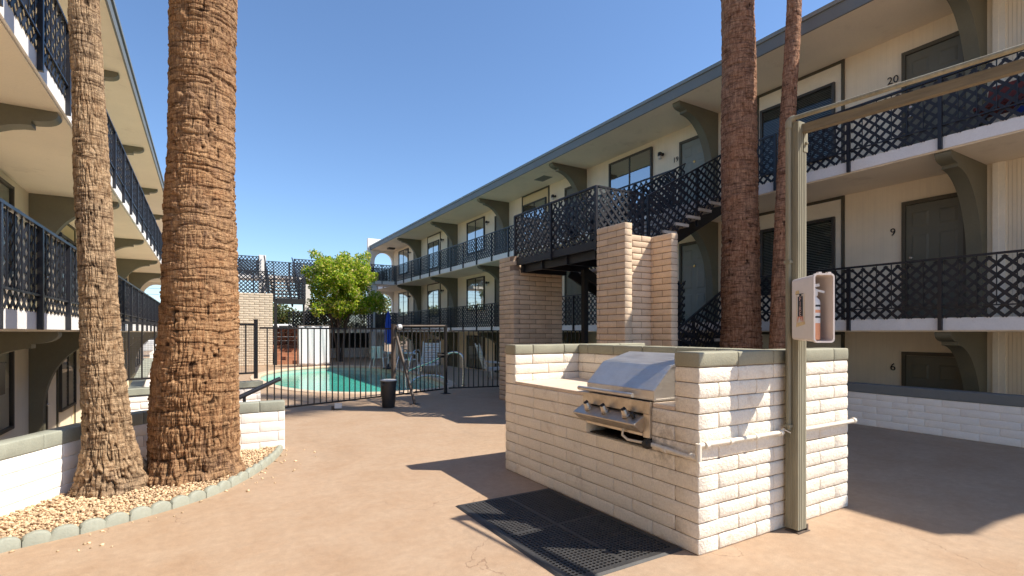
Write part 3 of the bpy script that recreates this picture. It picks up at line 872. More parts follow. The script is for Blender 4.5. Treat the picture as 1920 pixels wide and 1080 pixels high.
# far pier: tall side arm, lower front wall
pier(st, [((5.577, 9.17), (5.577, 9.78), 30, dict(t=tp, off=(0, .2032), trim=((0, 0), (tp + .002, 0)))), ((5.50, 9.247), (6.76, 9.247), 27, dict(t=tp, off=(0, .0), trim=((tp + .002, 0), (0, 0)))), ((6.68, 9.33), (6.68, 9.78), 30, dict(t=tp)), ((5.66, 9.70), (6.60, 9.70), 30, dict(t=tp))], M['brick'], M['mortar_tan'])

# far stair tower
fs = thing('outdoor_staircase', 'distant staircase with cream brick wall and black lattice landing beyond the pool', 'staircase', (2.6, 25, 0))
pier(fs, [((1.0, 24.9), (2.56, 24.9), 31, dict(t=tp))], M['brick_far'], M['mortar'], 'brick_wall', mid=(0, 0), rough=0, bulge=.002)
m = MB(); m.box(1.0, 25.0, 2.86, 3.9, 26.4, 2.96); part('landing_deck', m, M['black'], fs)
m = MB(); m.box(2.6, 24.78, 0, 2.72, 24.9, 2.86); m.box(3.80, 24.9, 0, 3.88, 24.98, 2.86); m.box(2.72, 24.8, 2.70, 3.9, 24.86, 2.96); part('column', m, M['black'], fs)
for a, b_, k in (((1.0, 24.95, 3.15), (2.6, 24.95, 3.15), 2), ((2.62, 24.82, 2.97), (3.88, 24.82, 2.97), 2), ((3.9, 24.84, 2.97), (3.9, 26.4, 2.97), 2)):
    r, l = MB(), MB(); beam_lattice(r, l, a, b_, H=.98, posts=k); ro = part('railing', r, M['rail'], fs); part('lattice_panel', l, M['lattice'], ro)
flight(fs, (2.55, 26.4, 2.96), 1.39, 2.24, 8, (0, 1, 0), (1.3, 0, 0))
flight(fs, (1.1, 28.6, 1.66), 1.30, 2.2, 8, (0, -1, 0), (1.2, 0, 0))

# ------------------------------------------------------------------ bridge galleries across the far end
br = thing('gallery_bridge', 'white two-level gallery bridge with black lattice railings crossing behind the pool', 'walkway', (4, 29, 0))
for lv in (1, 2):
    m = MB(); m.box(-1.46, 28.66, SOF[lv - 1] + .004, 9.37, 30.2, FL[lv] - .003); part('deck', m, M['edge'], br)
    x = -1.3; proto = None
    segs = [(-1.3, 2.3), (2.35, 3.9), (3.95, 6.2), (6.2, 7.8), (7.8, 9.3)] if lv == 2 else [(-1.3, 2.4), (3.9, 6.2), (6.2, 8.0), (8.2, 9.3)]
    for xa, xb in segs:
        for yy in (28.64, 30.22):
            if yy < 29 and xa == 2.35: continue
            r, l = MB(), MB(); beam_lattice(r, l, (xa, yy, FL[lv]), (xb, yy, FL[lv]), H=.9, posts=2); ro = part('railing', r, M['rail'], br); part('lattice_panel', l, M['lattice'], ro)
for x, zt in ((2.48, 5.35), (8.1, 4.14), (4.6, 4.14)):
    m = MB(); m.box(x - .16, 28.75, 0, x + .16, 29.15, 1.45); m.box(x - .16, 28.75, 1.67, x + .16, 29.15, min(zt, 4.14))
    if zt > 5: m.box(x - .16, 28.75, 4.36, x + .16, 29.15, zt)
    part('column', m, M['edge'], br)
# ------------------------------------------------------------------ barbecue island
isl = thing('barbecue_island', 'white painted block barbecue island with sage green cap, built on the courtyard paving', 'barbecue counter', (3.6, 3.5, 0))
mb, co = MB(), MB()
T8 = .2
def isl_run(p0, p1, nc, **kw): wall_run(mb, co, line_path(p0, p1), nc, bulge=.0045, rough=.0036, mid=(6, 2), joint=.006, edge=.0035, **kw)
Y0, Y1, X0, X1 = 2.243, 4.745, 2.744, 4.587
def wings(nc, z0, par0, tr):
    for p0, p1, o in (((X0, Y0 + T8 / 2), (X1, Y0 + T8 / 2), (.2032, 0)), ((X1, Y1 - T8 / 2), (X0, Y1 - T8 / 2), (0, .2032))):
        isl_run(p0, p1, nc, z0=z0, par0=par0, off=(0, 0) if tr else (.2032, 0), trim=((T8 + .002, 0), (0, T8 + .002)) if tr else ((0, 0), (0, 0)))
wings(9, 0, 0, True); wings(3, 9 * .1016, 1, False)      # two wings across the counter
# front wall between the wings: courses below the counter, open under the grill
GY0, GY1 = 2.655, 3.385
def front(par0, nc, z0, cut):
    wall_run(mb, co, line_path((X0 + T8 / 2, Y0), (X0 + T8 / 2, Y1)), nc, z0=z0, bulge=.0015, rough=.0020, mid=(6, 2), joint=.005, edge=.003,
             trim=((0, T8 + .002), (T8 + .002, 0)), off=(0, 0), par0=par0)
front(0, 6, 0, None)
for c in range(6, 9):      # courses beside the grill opening
    z0 = c * .1016; par = c % 2
    wall_run(mb, co, line_path((X0 + T8 / 2, Y0 + (0 if par == 0 else T8 + .002)), (X0 + T8 / 2, GY0)), 1, z0=z0, bulge=.0015, rough=.0020, mid=(4, 2), joint=.005, edge=.003)
    wall_run(mb, co, line_path((X0 + T8 / 2, GY1), (X0 + T8 / 2, Y1 - (0 if par else T8 + .002))), 1, z0=z0, bulge=.0015, rough=.0020, mid=(6, 2), joint=.005, edge=.003, off=(0, 0), par0=0)
isl_run((3.67, Y0 + T8 + .002), (3.67, Y1 - T8 - .002), 12, off=(0, .2032))                                         # back wall
isl_run((X1 - T8 / 2, Y0 + .0), (X1 - T8 / 2, Y1), 9, trim=((T8 + .002, 0), (0, T8 + .002)), off=(0, .2032))          # rear face
part('block_wall', mb, M['white_block'], isl, smooth=60)
part('mortar', co, M['mortar'], isl)
mb, co = MB(), MB()
for p0, p1, o in (((X0 - .004, Y0 + T8 / 2), (X1 + .004, Y0 + T8 / 2), (0, 0)), ((X1 + .004, Y1 - T8 / 2), (X0 - .004, Y1 - T8 / 2), (0, 0)), ((3.67, Y0 + T8 + .005), (3.67, Y1 - T8 - .005), (.1, .1))):
    wall_run(mb, co, line_path(p0, p1), 1, z0=12 * .1016, ch=.1016, t=T8 + .008, off=o, bulge=.002, rough=.003, mid=(6, 1), joint=.006, edge=.004, corez=(12 * .1016 - .01, 13 * .1016 - .011))
part('cap', mb, M['cap'], isl, smooth=60); part('cap_mortar', co, M['mortar'], isl)
m = MB(); m.box(X0 + .004, GY1 + .005, .915, 3.568, Y1 - T8 - .004, .945); m.box(X0 + .004, Y0 + T8 + .004, .915, 3.568, GY0 - .005, .945)
m.box(2.96, GY0 - .004, .70, 3.568, GY1 + .004, .72)
part('countertop', m, M['counter'], isl, bevel=.005)
m = MB(); m.box(X0 + .03, GY0 + .012, .612, 3.5, GY1 - .012, .622); m.box(3.3, GY0 + .012, .622, 3.32, GY1 - .012, .7)
part('opening_floor', m, M['dark_steel'], isl)  # near-black floor and back plate inside the grill opening

# ------------------------------------------------------------------ grill
gr = thing('built_in_grill', 'stainless steel built-in gas grill with closed angular lid and three knobs', 'grill', (3.0, 3.02, .7))
def gp(a, z, y): return (a, y, z)
lid = MB()
prof = [(2.752, .955), (2.752, 1.03), (2.93, 1.203), (3.235, 1.283), (3.40, 1.20), (3.45, .955)]
lid.prism(prof, lambda a, z, t: (a, t, z), GY0 - .01, GY1 + .005)
lo = part('lid', lid, M['steel'], gr, bevel=.006)
m = MB()   # raised rims of the side sheets
for t0, t1 in ((GY0 - .018, GY0 - .0105),):
    n_ = len(prof); c_ = Vector((3.05, 1.08))
    inn = [(c_.x + (a - c_.x) * .93, c_.y + (z - c_.y) * .90) for a, z in prof]
    for i in range(n_):
        j = (i + 1) % n_
        q = [prof[i], prof[j], inn[j], inn[i]]
        m.hexa([(a, t0, z) for a, z in q], [(a, t1, z) for a, z in q])
part('lid_rim', m, M['steel'], lo)
m = MB(); hy0, hy1 = GY0 + .145, GY1 + .05
m.tube([(2.702, hy0, .985), (2.702, hy1, .985)], .017, 14)
m.tube([(2.75, hy0 + .05, .99), (2.702, hy0 + .05, .987)], .009, 8); m.tube([(2.75, hy1 - .09, .99), (2.702, hy1 - .09, .987)], .009, 8)
part('handle', m, M['steel'], lo, smooth=40)
m = MB()
m.box(2.722, GY0 - .006, .862, 2.742, GY1 + .02, .952)                    # top rail
m.box(2.722, GY0 - .006, .69, 2.742, GY0 + .06, .862); m.box(2.722, GY1 - .04, .72, 2.742, GY1 + .02, .862)
m.box(2.742, GY0 - .004, .69, 3.3, GY0 + .006, .95); m.box(2.742, GY1 - .006, .70, 3.3, GY1 + .004, .95)
m.box(2.722, GY0 + .06, .70, 2.735, GY1 - .04, .725)
part('front_frame', m, M['steel_dirty'], gr, bevel=.003)
m = MB(); m.box(2.75, GY0 + .01, .72, 3.4, GY1 - .01, .94); m.box(2.738, GY0 + .06, .80, 2.745, GY1 - .04, .862); part('firebox', m, M['dark_steel'], gr)
m = MB()
pp = [(2.734, .850), (2.628, .792), (2.628, .782), (2.70, .728), (2.734, .728)]
m.prism(pp, lambda a, z, t: (a, t, z), GY0 + .055, GY1 + .035)
cpnl = part('control_panel', m, M['steel_dirty'], gr, bevel=.003)
nrm = Vector((-.48, 0, .877)).normalized(); ax1 = Vector((0, 1, 0)); ax2 = nrm.cross(ax1)
for y in (GY0 + .20, GY0 + .435, GY0 + .635):
    c = Vector((2.690, y, .828))
    k = MB(); k.lathe([(.034, 0), (.034, .012), (.028, .016), (.028, .028), (.024, .034), (.022, .055), (.018, .060)], c, 18, (ax1, ax2, nrm))
    ko = part('knob', k, M['steel_dirty'], gr, smooth=35)
    k = MB(); cc = c + nrm * .060
    k.beam(cc - ax2 * .017, cc + ax2 * .017, .014, .02, up=nrm); k.lathe([(.020, -.003), (.020, .004)], cc, 14, (ax1, ax2, nrm)); part('knob_cap', k, M['ink'], ko)
k = MB(); c = Vector((2.688, GY0 + .125, .832)); k.lathe([(.016, 0), (.016, .03), (.012, .036)], c, 12, (ax1, ax2, nrm)); part('igniter_button', k, M['ink'], gr, smooth=35)
m = MB(); m.box(2.716, GY0 + .06, .70, 2.7215, GY1 - .04, .722); part('drip_tray', m, M['steel_dirty'], gr, bevel=.002)

# ------------------------------------------------------------------ gas pipe with valve
gpn = thing('gas_pipe', 'cream painted gas pipe running along the island wall from the grill valve past the post', 'pipe', (2.7, 2.3, .66))
m = MB()
m.tube([(2.716, 2.66, .655), (2.716, 2.50, .648), (2.716, 2.31, .635), (2.716, 2.222, .635)], .0165, 10)
m.tube([(2.716, 2.222, .620), (2.716, 2.222, .735)], .019, 10)
m.tube([(2.716, 2.222, .722), (3.0, 2.213, .722), (3.62, 2.213, .722)], .0165, 10)
m.tube([(3.795, 2.213, .716), (4.2, 2.213, .716), (4.63, 2.213, .716)], .0165, 10)
for x in (2.78, 3.02, 3.3, 3.585, 4.61): m.tube([(x - .014, 2.213, .720), (x + .014, 2.213, .720)], .023, 10)
for y in (2.5, 2.27): m.tube([(2.716, y - .014, .643), (2.716, y + .014, .643)], .023, 10)
part('pipe_run', m, M['pipe'], gpn, smooth=50)
m = MB(); m.tube([(2.75, 2.90, .72), (2.70, 2.90, .72), (2.69, 2.895, .68), (2.70, 2.85, .652), (2.716, 2.74, .652), (2.716, 2.66, .655)], .010, 10); part('supply_hose', m, M['pipe'], gpn, smooth=60)
m = MB(); m.lathe([(.020, -.03), (.034, -.02), (.036, .0), (.036, .012), (.026, .018), (.024, .034), (.01, .04)], (2.705, 2.655, .655), 14, (Vector((0, 1, 0)), Z, Vector((-1, 0, 0)))); part('valve', m, M['dark_steel'], gpn, smooth=35)
m = MB(); m.beam((3.60, 2.19, .745), (3.64, 2.17, .722), .012, .006); m.tube([(3.60, 2.213, .735), (3.60, 2.195, .748)], .009, 8); part('shutoff_lever', m, M['pipe'], gpn)

# ------------------------------------------------------------------ post with beam
po = thing('wooden_post', 'tall weathered sage post carrying a plank beam and conduit, beside the barbecue island', 'post', (3.71, 2.19, 0))
PX0, PX1, PY0, PY1 = 3.662, 3.768, 2.125, 2.222
m = MB()
m.box(PX0, PY0, .02, PX1, PY1, 2.975)
po_s = part('post_shaft', m, M['wood'], po, bevel=.004)
m = MB()
for i in range(5):
    y = PY0 + .012 + i * .018; m.box(PX0 - .003, y, .03, PX0 + .001, y + .008, 2.95)
for i in range(4):
    x = PX0 + .016 + i * .022; m.box(x, PY0 - .003, .03, x + .010, PY0 + .001, 2.93)
part('grooved_face', m, M['wood'], po_s)
m = MB(); m.box(PX0 - .01, PY0 - .012, .003, PX1 + .028, PY1, .006); m.box(PX1 + .0015, PY0 - .002, .006, PX1 + .02, PY0 + .03, .05); part('post_foot', m, M['weathered_pipe'], po)
bd = Vector((.16, -1.165, 0)).normalized()
b0 = Vector((3.715, 2.225, 2.925)); b1 = b0 + bd * 5.2
m = MB(); m.beam(b0, b1, .045, .064); part('beam', m, M['wood_h'], po, bevel=.003)
m = MB(); m.box(b1.x - .05, b1.y - .05, 0, b1.x + .05, b1.y + .05, 2.84); part('rear_post', m, M['wood'], po)
m = MB(); m.box(PX0 + .06, PY0 - .006, 2.76, PX1 + .004, PY0 - .001, 2.90); m.lathe([(.012, 0), (.012, .012), (.006, .016)], (PX0 + .085, PY0 - .006, 2.82), 8, (Vector((1, 0, 0)), Z, Vector((0, -1, 0)))); part('bracket_plate', m, M['wood'], po)
m = MB()
cx, cy = 3.642, 2.185
m.tube([(cx, cy, .74), (cx, cy, 2.95)], .016, 10)
e = [(cx, cy, 2.93)]
for k in range(0, 7):
    t = k / 6 * math.pi / 2; e.append((cx + .03 * (1 - math.cos(t)) * .7, cy - .03 * (1 - math.cos(t)), 2.965 + .035 * math.sin(t)))
m.tube(e, .022, 10)
q0 = Vector(e[-1]); m.tube([q0, q0 + bd * 5.0 + Vector((0, 0, .02))], .016, 10)
for z in (1.95, .76): m.box(cx - .022, cy - .022, z, cx + .03, cy + .022, z + .02)
part('conduit', m, M['pipe2'] if 'pipe2' in M else M['wood'], po, smooth=50)

# ------------------------------------------------------------------ extinguisher cabinet and extinguisher
A = Vector((.47, .883, 0)).normalized(); B = Vector((.883, -.47, 0)).normalized()
P0 = Vector((3.497, 1.925, 1.385)); LA, WB, HB = .245, .135, .455
cab = thing('extinguisher_cabinet', 'pinkish white plastic fire extinguisher cabinet fixed to the wooden post, its side open', 'cabinet', P0)
def cf(u, v, h): return P0 + A * u + B * v + Z * h      # u along label face, v along the opening
def rrect(x0, z0, x1, z1, r, n=5):
    pts = []
    for cx_, cz_, a0 in ((x1 - r, z1 - r, 0), (x0 + r, z1 - r, 90), (x0 + r, z0 + r, 180), (x1 - r, z0 + r, 270)):
        for k in range(n + 1):
            t = R(a0 + 90 * k / n); pts.append((cx_ + r * math.cos(t), cz_ + r * math.sin(t)))
    return pts
# shell: rounded box open on the side v at u=0
out_ = rrect(0, 0, WB, HB, .022); inn_ = rrect(.006, .006, WB - .006, HB - .006, .018)
n_ = len(out_); back = rrect(.006, .02, WB - .006, HB - .02, .02)
m = MB()
vs = [cf(0, a, h) for a, h in out_] + [cf(LA, a, .012 + h * (HB - .024) / HB) for a, h in out_] + [cf(0, a, h) for a, h in inn_] + [cf(LA - .012, a, .012 + h * (HB - .024) / HB) for a, h in inn_]
fs_ = []
for i in range(n_):
    j = (i + 1) % n_
    fs_ += [(i, j, n_ + j, n_ + i), (2 * n_ + i, 3 * n_ + i, 3 * n_ + j, 2 * n_ + j), (i, 2 * n_ + i, 2 * n_ + j, j)]
fs_ += [tuple(n_ + i for i in range(n_)), tuple(3 * n_ + i for i in range(n_ - 1, -1, -1))]
m.add(vs, fs_)
part('shell', m, M['plastic_box'], cab, smooth=40)
m = MB()
o2 = rrect(-.005, -.005, WB + .005, HB + .005, .026)
vs = [cf(-.008, a, h) for a, h in o2] + [cf(.012, a, h) for a, h in o2] + [cf(.012, a, h) for a, h in out_] + [cf(-.008, a, h) for a, h in inn_]
m.add(vs, [(k * n_ + i, k * n_ + (i + 1) % n_, ((k + 1) % 4) * n_ + (i + 1) % n_, ((k + 1) % 4) * n_ + i) for k in range(4) for i in range(n_)])
for v_ in (.03, .095): m.hexa([cf(-.006, v_, HB + .002), cf(-.006, v_ + .022, HB + .002), cf(.02, v_ + .022, HB + .002), cf(.02, v_, HB + .002)], [cf(-.006, v_, HB + .014), cf(-.006, v_ + .022, HB + .014), cf(.02, v_ + .022, HB + .014), cf(.02, v_, HB + .014)])
part('rim', m, M['plastic_box'], cab, smooth=40)
# sticker on the label face (v=0 side, outward = -B)
def sf(u, h, n): return cf(u, -.001 - n, h)
lab = MB()
lb = part('sticker', MB(), M['yellow_ink'], cab)
m = MB(); uc = .145
m.hexa([sf(uc - .055, .12, .0002), sf(uc + .05, .10, .0002), sf(uc + .045, .13, .0002), sf(uc - .05, .14, .0002)], [sf(uc - .055, .12, .0006), sf(uc + .05, .10, .0006), sf(uc + .045, .13, .0006), sf(uc - .05, .14, .0006)])
for u_, w_, h0, h1 in ((uc - .045, .004, .13, .33), (uc + .042, .004, .13, .33)): m.hexa([sf(u_, h0, .0002), sf(u_ + w_, h0, .0002), sf(u_ + w_, h1, .0002), sf(u_, h1, .0002)], [sf(u_, h0, .0006), sf(u_ + w_, h0, .0006), sf(u_ + w_, h1, .0006), sf(u_, h1, .0006)])
m.hexa([sf(uc + .01, .335, .0002), sf(uc + .06, .33, .0002), sf(uc + .055, .355, .0002), sf(uc + .02, .36, .0002)], [sf(uc + .01, .335, .0006), sf(uc + .06, .33, .0006), sf(uc + .055, .355, .0006), sf(uc + .02, .36, .0006)])
lb.data = mesh_from('sticker', m.v, m.f, M['yellow_ink'], org(cab))
m = MB(); m.hexa([sf(uc - .028, .175, .0008), sf(uc + .028, .175, .0008), sf(uc + .028, .315, .0008), sf(uc - .028, .315, .0008)], [sf(uc - .028, .175, .0014), sf(uc + .028, .175, .0014), sf(uc + .028, .315, .0014), sf(uc - .028, .315, .0014)])
m.hexa([sf(uc - .035, .330, .0008), sf(uc + .045, .330, .0008), sf(uc + .045, .334, .0008), sf(uc - .035, .334, .0008)], [sf(uc - .035, .330, .0014), sf(uc + .045, .330, .0014), sf(uc + .045, .334, .0014), sf(uc - .035, .334, .0014)])
m.hexa([sf(uc - .012, .315, .0008), sf(uc + .012, .315, .0008), sf(uc + .012, .330, .0008), sf(uc - .012, .330, .0008)], [sf(uc - .012, .315, .0014), sf(uc + .012, .315, .0014), sf(uc + .012, .330, .0014), sf(uc - .012, .330, .0014)])
part('black_bar', m, M['ink'], lb)
m = MB()
for a_, b_, c_ in (((-.035, .125), (-.03, .175), (-.012, .175)), ((.035, .13), (.03, .175), (.012, .175)), ((-.012, .135), (-.010, .175), (.010, .175))):
    t = [(uc + a_[0], a_[1]), (uc + b_[0], b_[1]), (uc + c_[0], c_[1])]
    m.add([sf(u_, h_, .0008) for u_, h_ in t] + [sf(u_, h_, .0014) for u_, h_ in t], [(0, 1, 2), (5, 4, 3), (0, 3, 4, 1), (1, 4, 5, 2), (2, 5, 3, 0)])
part('flame_mark', m, M['red_ink'], lb)
m = MB()
for i, ch in enumerate('FIRE'):
    m.join(text_mb(ch, .043, .0004, lambda a, b, c, i=i: sf(uc - a * 1.15, .296 - i * .034 + b, .0018 + c)))
part('fire_lettering', m, M['pink_ink'], lb)
# extinguisher inside, near the opening
ex = thing('fire_extinguisher', 'small white and orange fire extinguisher standing inside the open cabinet', 'fire extinguisher', cf(.06, .045, .012))
ec = cf(.060, .043, .012)
def lz(prof): return MB().lathe(prof, ec, 20)
part('cylinder', lz([(.030, 0), (.036, .004), (.036, .115)]), M['red_paint'], ex, smooth=40)
part('label_band', lz([(.0363, .115), (.0363, .255), (.030, .275), (.018, .288), (.014, .30)]), M['white_plastic'], ex, smooth=40)
part('orange_stripe', lz([(.0368, .185), (.0368, .205)]), M['red_paint'], ex, smooth=40)
m = MB()
for h in (.150, .226): m.join(MB().lathe([(.0369, h), (.0369, h + .013)], ec, 20))
part('label_print', m, M['ink_grey'] if 'ink_grey' in M else M['ink'], ex)
m = MB(); m.lathe([(.020, .30), (.022, .315), (.022, .34), (.012, .35)], ec, 14); m.beam(ec + Z * .345 - B * .02, ec + Z * .325 + B * .055 - A * .02, .022, .014); m.beam(ec + Z * .365 - B * .03, ec + Z * .375 + B * .03, .022, .02); part('nozzle', m, M['white_plastic'], ex, smooth=35)

# ------------------------------------------------------------------ rubber mat
m = MB(); mx0, mx1, my0, my1 = 1.805, 2.718, 2.375, 3.905; mz = .013
bd_ = .035
def frame_band(m, x0, y0, x1, y1):
    e_ = .018
    m.add([(x0 - e_, y0 - e_, .001), (x1 + e_, y0 - e_, .001), (x1 + e_, y1 + e_, .001), (x0 - e_, y1 + e_, .001), (x0, y0, mz), (x1, y0, mz), (x1, y1, mz), (x0, y1, mz),
           (x0 + bd_, y0 + bd_, mz), (x1 - bd_, y0 + bd_, mz), (x1 - bd_, y1 - bd_, mz), (x0 + bd_, y1 - bd_, mz), (x0 + bd_, y0 + bd_, 0), (x1 - bd_, y0 + bd_, 0), (x1 - bd_, y1 - bd_, 0), (x0 + bd_, y1 - bd_, 0)],
          [(k * 4 + i, k * 4 + (i + 1) % 4, (k + 1) * 4 + (i + 1) % 4, (k + 1) * 4 + i) for k in range(3) for i in range(4)])
frame_band(m, mx0, my0, mx1, my1)
xm, ym = (mx0 + mx1) / 2, my0 + (my1 - my0) * .50
rib = .014
def holes(m, x0, y0, x1, y1):
    nx = max(1, round((x1 - x0) / .0305)); ny = max(1, round((y1 - y0) / .0305)); dx, dy = (x1 - x0) / nx, (y1 - y0) / ny; rr = .37
    for i in range(nx):
        for j in range(ny):
            cx_, cy_ = x0 + (i + .5) * dx, y0 + (j + .5) * dy
            sq = [(cx_ + dx / 2 * a, cy_ + dy / 2 * b) for a, b in ((1, 0), (1, 1), (0, 1), (-1, 1), (-1, 0), (-1, -1), (0, -1), (1, -1))]
            oc = [(cx_ + dx * rr * math.cos(k * math.pi / 4), cy_ + dy * rr * math.sin(k * math.pi / 4)) for k in range(8)]
            m.add([(a, b, mz) for a, b in sq] + [(a, b, mz + .0012) for a, b in oc] + [(a, b, .001) for a, b in oc],
                  [(k, (k + 1) % 8, 8 + (k + 1) % 8, 8 + k) for k in range(8)] + [(8 + k, 8 + (k + 1) % 8, 16 + (k + 1) % 8, 16 + k) for k in range(8)])
for xa, xb in ((mx0 + bd_, xm - rib), (xm + rib, mx1 - bd_)):
    for ya, yb in ((my0 + bd_, ym - rib), (ym + rib, my1 - bd_)):
        holes(m, xa, ya, xb, yb)
m.box(xm - rib, my0 + bd_, .001, xm + rib, my1 - bd_, mz + .001)
m.box(mx0 + bd_, ym - rib, .001, xm - rib, ym + rib, mz + .001); m.box(xm + rib, ym - rib, .001, mx1 - bd_, ym + rib, mz + .001)
solid('rubber_mat', m, M['rubber'], 'black perforated rubber floor mat lying in front of the barbecue island', 'floor mat', (2.26, 3.14, 0), recalc=False)

# ------------------------------------------------------------------ left planter
CURVE = [(-2.2, 3.9), (-1.75, 4.72), (-1.28, 5.55), (-.93, 6.25), (-.62, 6.72), (-.15, 6.93), (.35, 6.96), (.845, 6.97)]
pw = thing('planter_wall', 'low curved white block wall with sage green cap behind the two left palms', 'low wall', (-.5, 6.6, 0))
mb, co = MB(), MB(); cpath = curve_path(CURVE)
wall_run(mb, co, cpath, 4, ch=.12, t=.15, bulge=.001, rough=.0016, mid=(4, 1), joint=.004, edge=.003)
part('block_wall', mb, M['white_block_smooth'], pw, smooth=60); part('mortar', co, M['mortar_white'] if 'mortar_white' in M else M['white_block_smooth'], pw)
mb, co = MB(), MB()
wall_run(mb, co, cpath, 1, z0=.48, ch=.125, t=.158, bulge=.001, rough=.002, mid=(4, 1), joint=.004, edge=.004, corez=(.47, .594))
part('cap', mb, M['cap2'], pw, smooth=60); part('cap_mortar', co, M['cap2'], pw)
EDGE = [(-2.1, 4.05), (-1.55, 4.42), (-1.13, 4.66), (-.80, 4.77), (-.47, 4.93), (-.20, 5.10), (.06, 5.32), (.30, 5.66), (.52, 6.08), (.69, 6.5), (.79, 6.86)]
ePf, eL = curve_path(EDGE)
nb = int(eL / .30)
bl_l = eL / nb
def scallop(Pf, s0, L):
    m = MB(); t = .055; ns = 24; vs = []
    for side in (1, -1):
        for i in range(ns + 1):
            u = i / ns; pos, nn = Pf(s0 + .003 + (L - .006) * u)
            h = .050 + .036 * abs(math.sin(math.pi * u * 2.0 if L > .16 else math.pi * u)) ** .55
            for k, (z, ins) in enumerate(((-.02, 0), (h - .012, 0), (h, .010))):
                p = pos + nn * side * (t / 2 - ins); vs.append((p.x, p.y, z))
    o = (ns + 1) * 3; f = []
    for i in range(ns):
        for k in range(2):
            a = i * 3 + k; f += [(a, a + 3, a + 4, a + 1), (o + a, o + a + 1, o + a + 4, o + a + 3)]
        a = i * 3; f.append((a + 2, a + 5, o + a + 5, o + a + 2)); f.append((a, o + a, o + a + 3, a + 3))
    f.append((0, 1, 2, o + 2, o + 1, o)); a = ns * 3; f.append((a, o + a, o + a + 1, o + a + 2, a + 2, a + 1))
    m.add(vs, f); return m
for i in range(nb):
    pos, nn = ePf((i + .5) * bl_l)
    solid('edging_block', scallop(ePf, i * bl_l, bl_l), M['cap2'], 'small sage painted scalloped concrete edging block bordering the gravel under the palms', 'edging block', (pos.x, pos.y, 0), 'scalloped edging blocks round the gravel bed', smooth=50)
# gravel bed: soil sheet plus loose stones
wallp = [cpath[0](cpath[1] * k / 40)[0] for k in range(41)]; edgep = [ePf(eL * k / 40)[0] for k in range(41)]
poly = [(p.x, p.y) for p in edgep] + [(p.x, p.y) for p in reversed(wallp)]
sm = filled(poly, [], .035); struct('gravel_bed_soil', sm, M['soil'], recalc=False)
def inpoly(x, y):
    c = False; j = len(poly) - 1
    for i in range(len(poly)):
        xi, yi = poly[i]; xj, yj = poly[j]
        if (yi > y) != (yj > y) and x < (xj - xi) * (y - yi) / (yj - yi) + xi: c = not c
        j = i
    return c
bm = bmesh.new(); bmesh.ops.create_icosphere(bm, subdivisions=1, radius=1); ico_v = np.array([v.co[:] for v in bm.verts]); ico_f = np.array([[v.index for v in f.verts] for f in bm.faces]); bm.free()
def bake_np(name, vs, fs, mat, smooth=False):
    me = bpy.data.meshes.new(name); nv, nf, k = len(vs), len(fs), fs.shape[1]
    me.vertices.add(nv); me.vertices.foreach_set('co', vs.astype(np.float32).ravel())
    me.loops.add(nf * k); me.loops.foreach_set('vertex_index', fs.astype(np.int32).ravel())
    me.polygons.add(nf); me.polygons.foreach_set('loop_start', np.arange(0, nf * k, k, dtype=np.int32))
    if smooth: me.polygons.foreach_set('use_smooth', np.ones(nf, bool))
    me.update(calc_edges=True); me.validate(); me.materials.append(mat); return me
pts = []
while len(pts) < 9500:
    x, y = rng.uniform(-1.5, .85), rng.uniform(4.3, 7.0)
    if inpoly(x, y): pts.append((x, y))
for _k in range(70):
    q_, n_q = ePf(rng.uniform(0, eL)); o_q = rng.uniform(.05, .05 + .5 * rng.random())
    q_ = q_ + n_q * o_q if not inpoly(*(q_ + n_q * o_q)[:2]) else q_ - n_q * o_q
    pts.append((q_.x, q_.y))
stray = 70
pts = np.array(pts); N = len(pts)
rad = rng.uniform(.006, .0155, N)
sc = rad[:, None] * rng.uniform(.65, 1.35, (N, 3)); sc[:, 2] *= .75
ang = rng.uniform(0, 6.28, N)
base = ico_v[None] * sc[:, None] * (1 + rng.uniform(-.22, .22, (N, len(ico_v), 1)))
tilt = rng.uniform(-.6, .6, N)
y_ = base[:, :, 1] * np.cos(tilt)[:, None] - base[:, :, 2] * np.sin(tilt)[:, None]; z_ = base[:, :, 1] * np.sin(tilt)[:, None] + base[:, :, 2] * np.cos(tilt)[:, None]; x_ = base[:, :, 0]
gx = x_ * np.cos(ang)[:, None] - y_ * np.sin(ang)[:, None] + pts[:, 0:1]; gy = x_ * np.sin(ang)[:, None] + y_ * np.cos(ang)[:, None] + pts[:, 1:2]
hz = .036 + rng.uniform(0, .024, N); hz[-stray:] = rad[-stray:] * .4; sc[-stray:] *= .8
gz = z_ + hz[:, None]
allv = np.stack([gx, gy, gz], -1).reshape(-1, 3); allf = (ico_f[None] + (np.arange(N) * len(ico_v))[:, None, None]).reshape(-1, 3)
go = bpy.data.objects.new('gravel', bake_np('gravel', allv, allf, M['gravel'])); COL.objects.link(go)
props(go, 'loose tan gravel spread under the two left palms', 'gravel', kind='stuff')

# ------------------------------------------------------------------ right low wall
lw = thing('low_wall', 'low white brick wall with sage cap along the sunken walkway on the right', 'low wall', (8.9, 3, 0))
mb, co = MB(), MB()
pth = line_path((8.91, -3), (8.91, 6.45))
wall_run(mb, co, pth, 5, t=.18, bulge=.0005, rough=.0012, mid=(2, 1), joint=.0035, edge=.0025); part('block_wall', mb, M['white_block_smooth'], lw, smooth=60); part('mortar', co, M['white_block_smooth'], lw)
m = MB(); m.box(8.81, -3, .51, 9.012, 6.45, .645); part('cap', m, M['cap_grey'] if 'cap_grey' in M else M['fascia'], lw, bevel=.008)

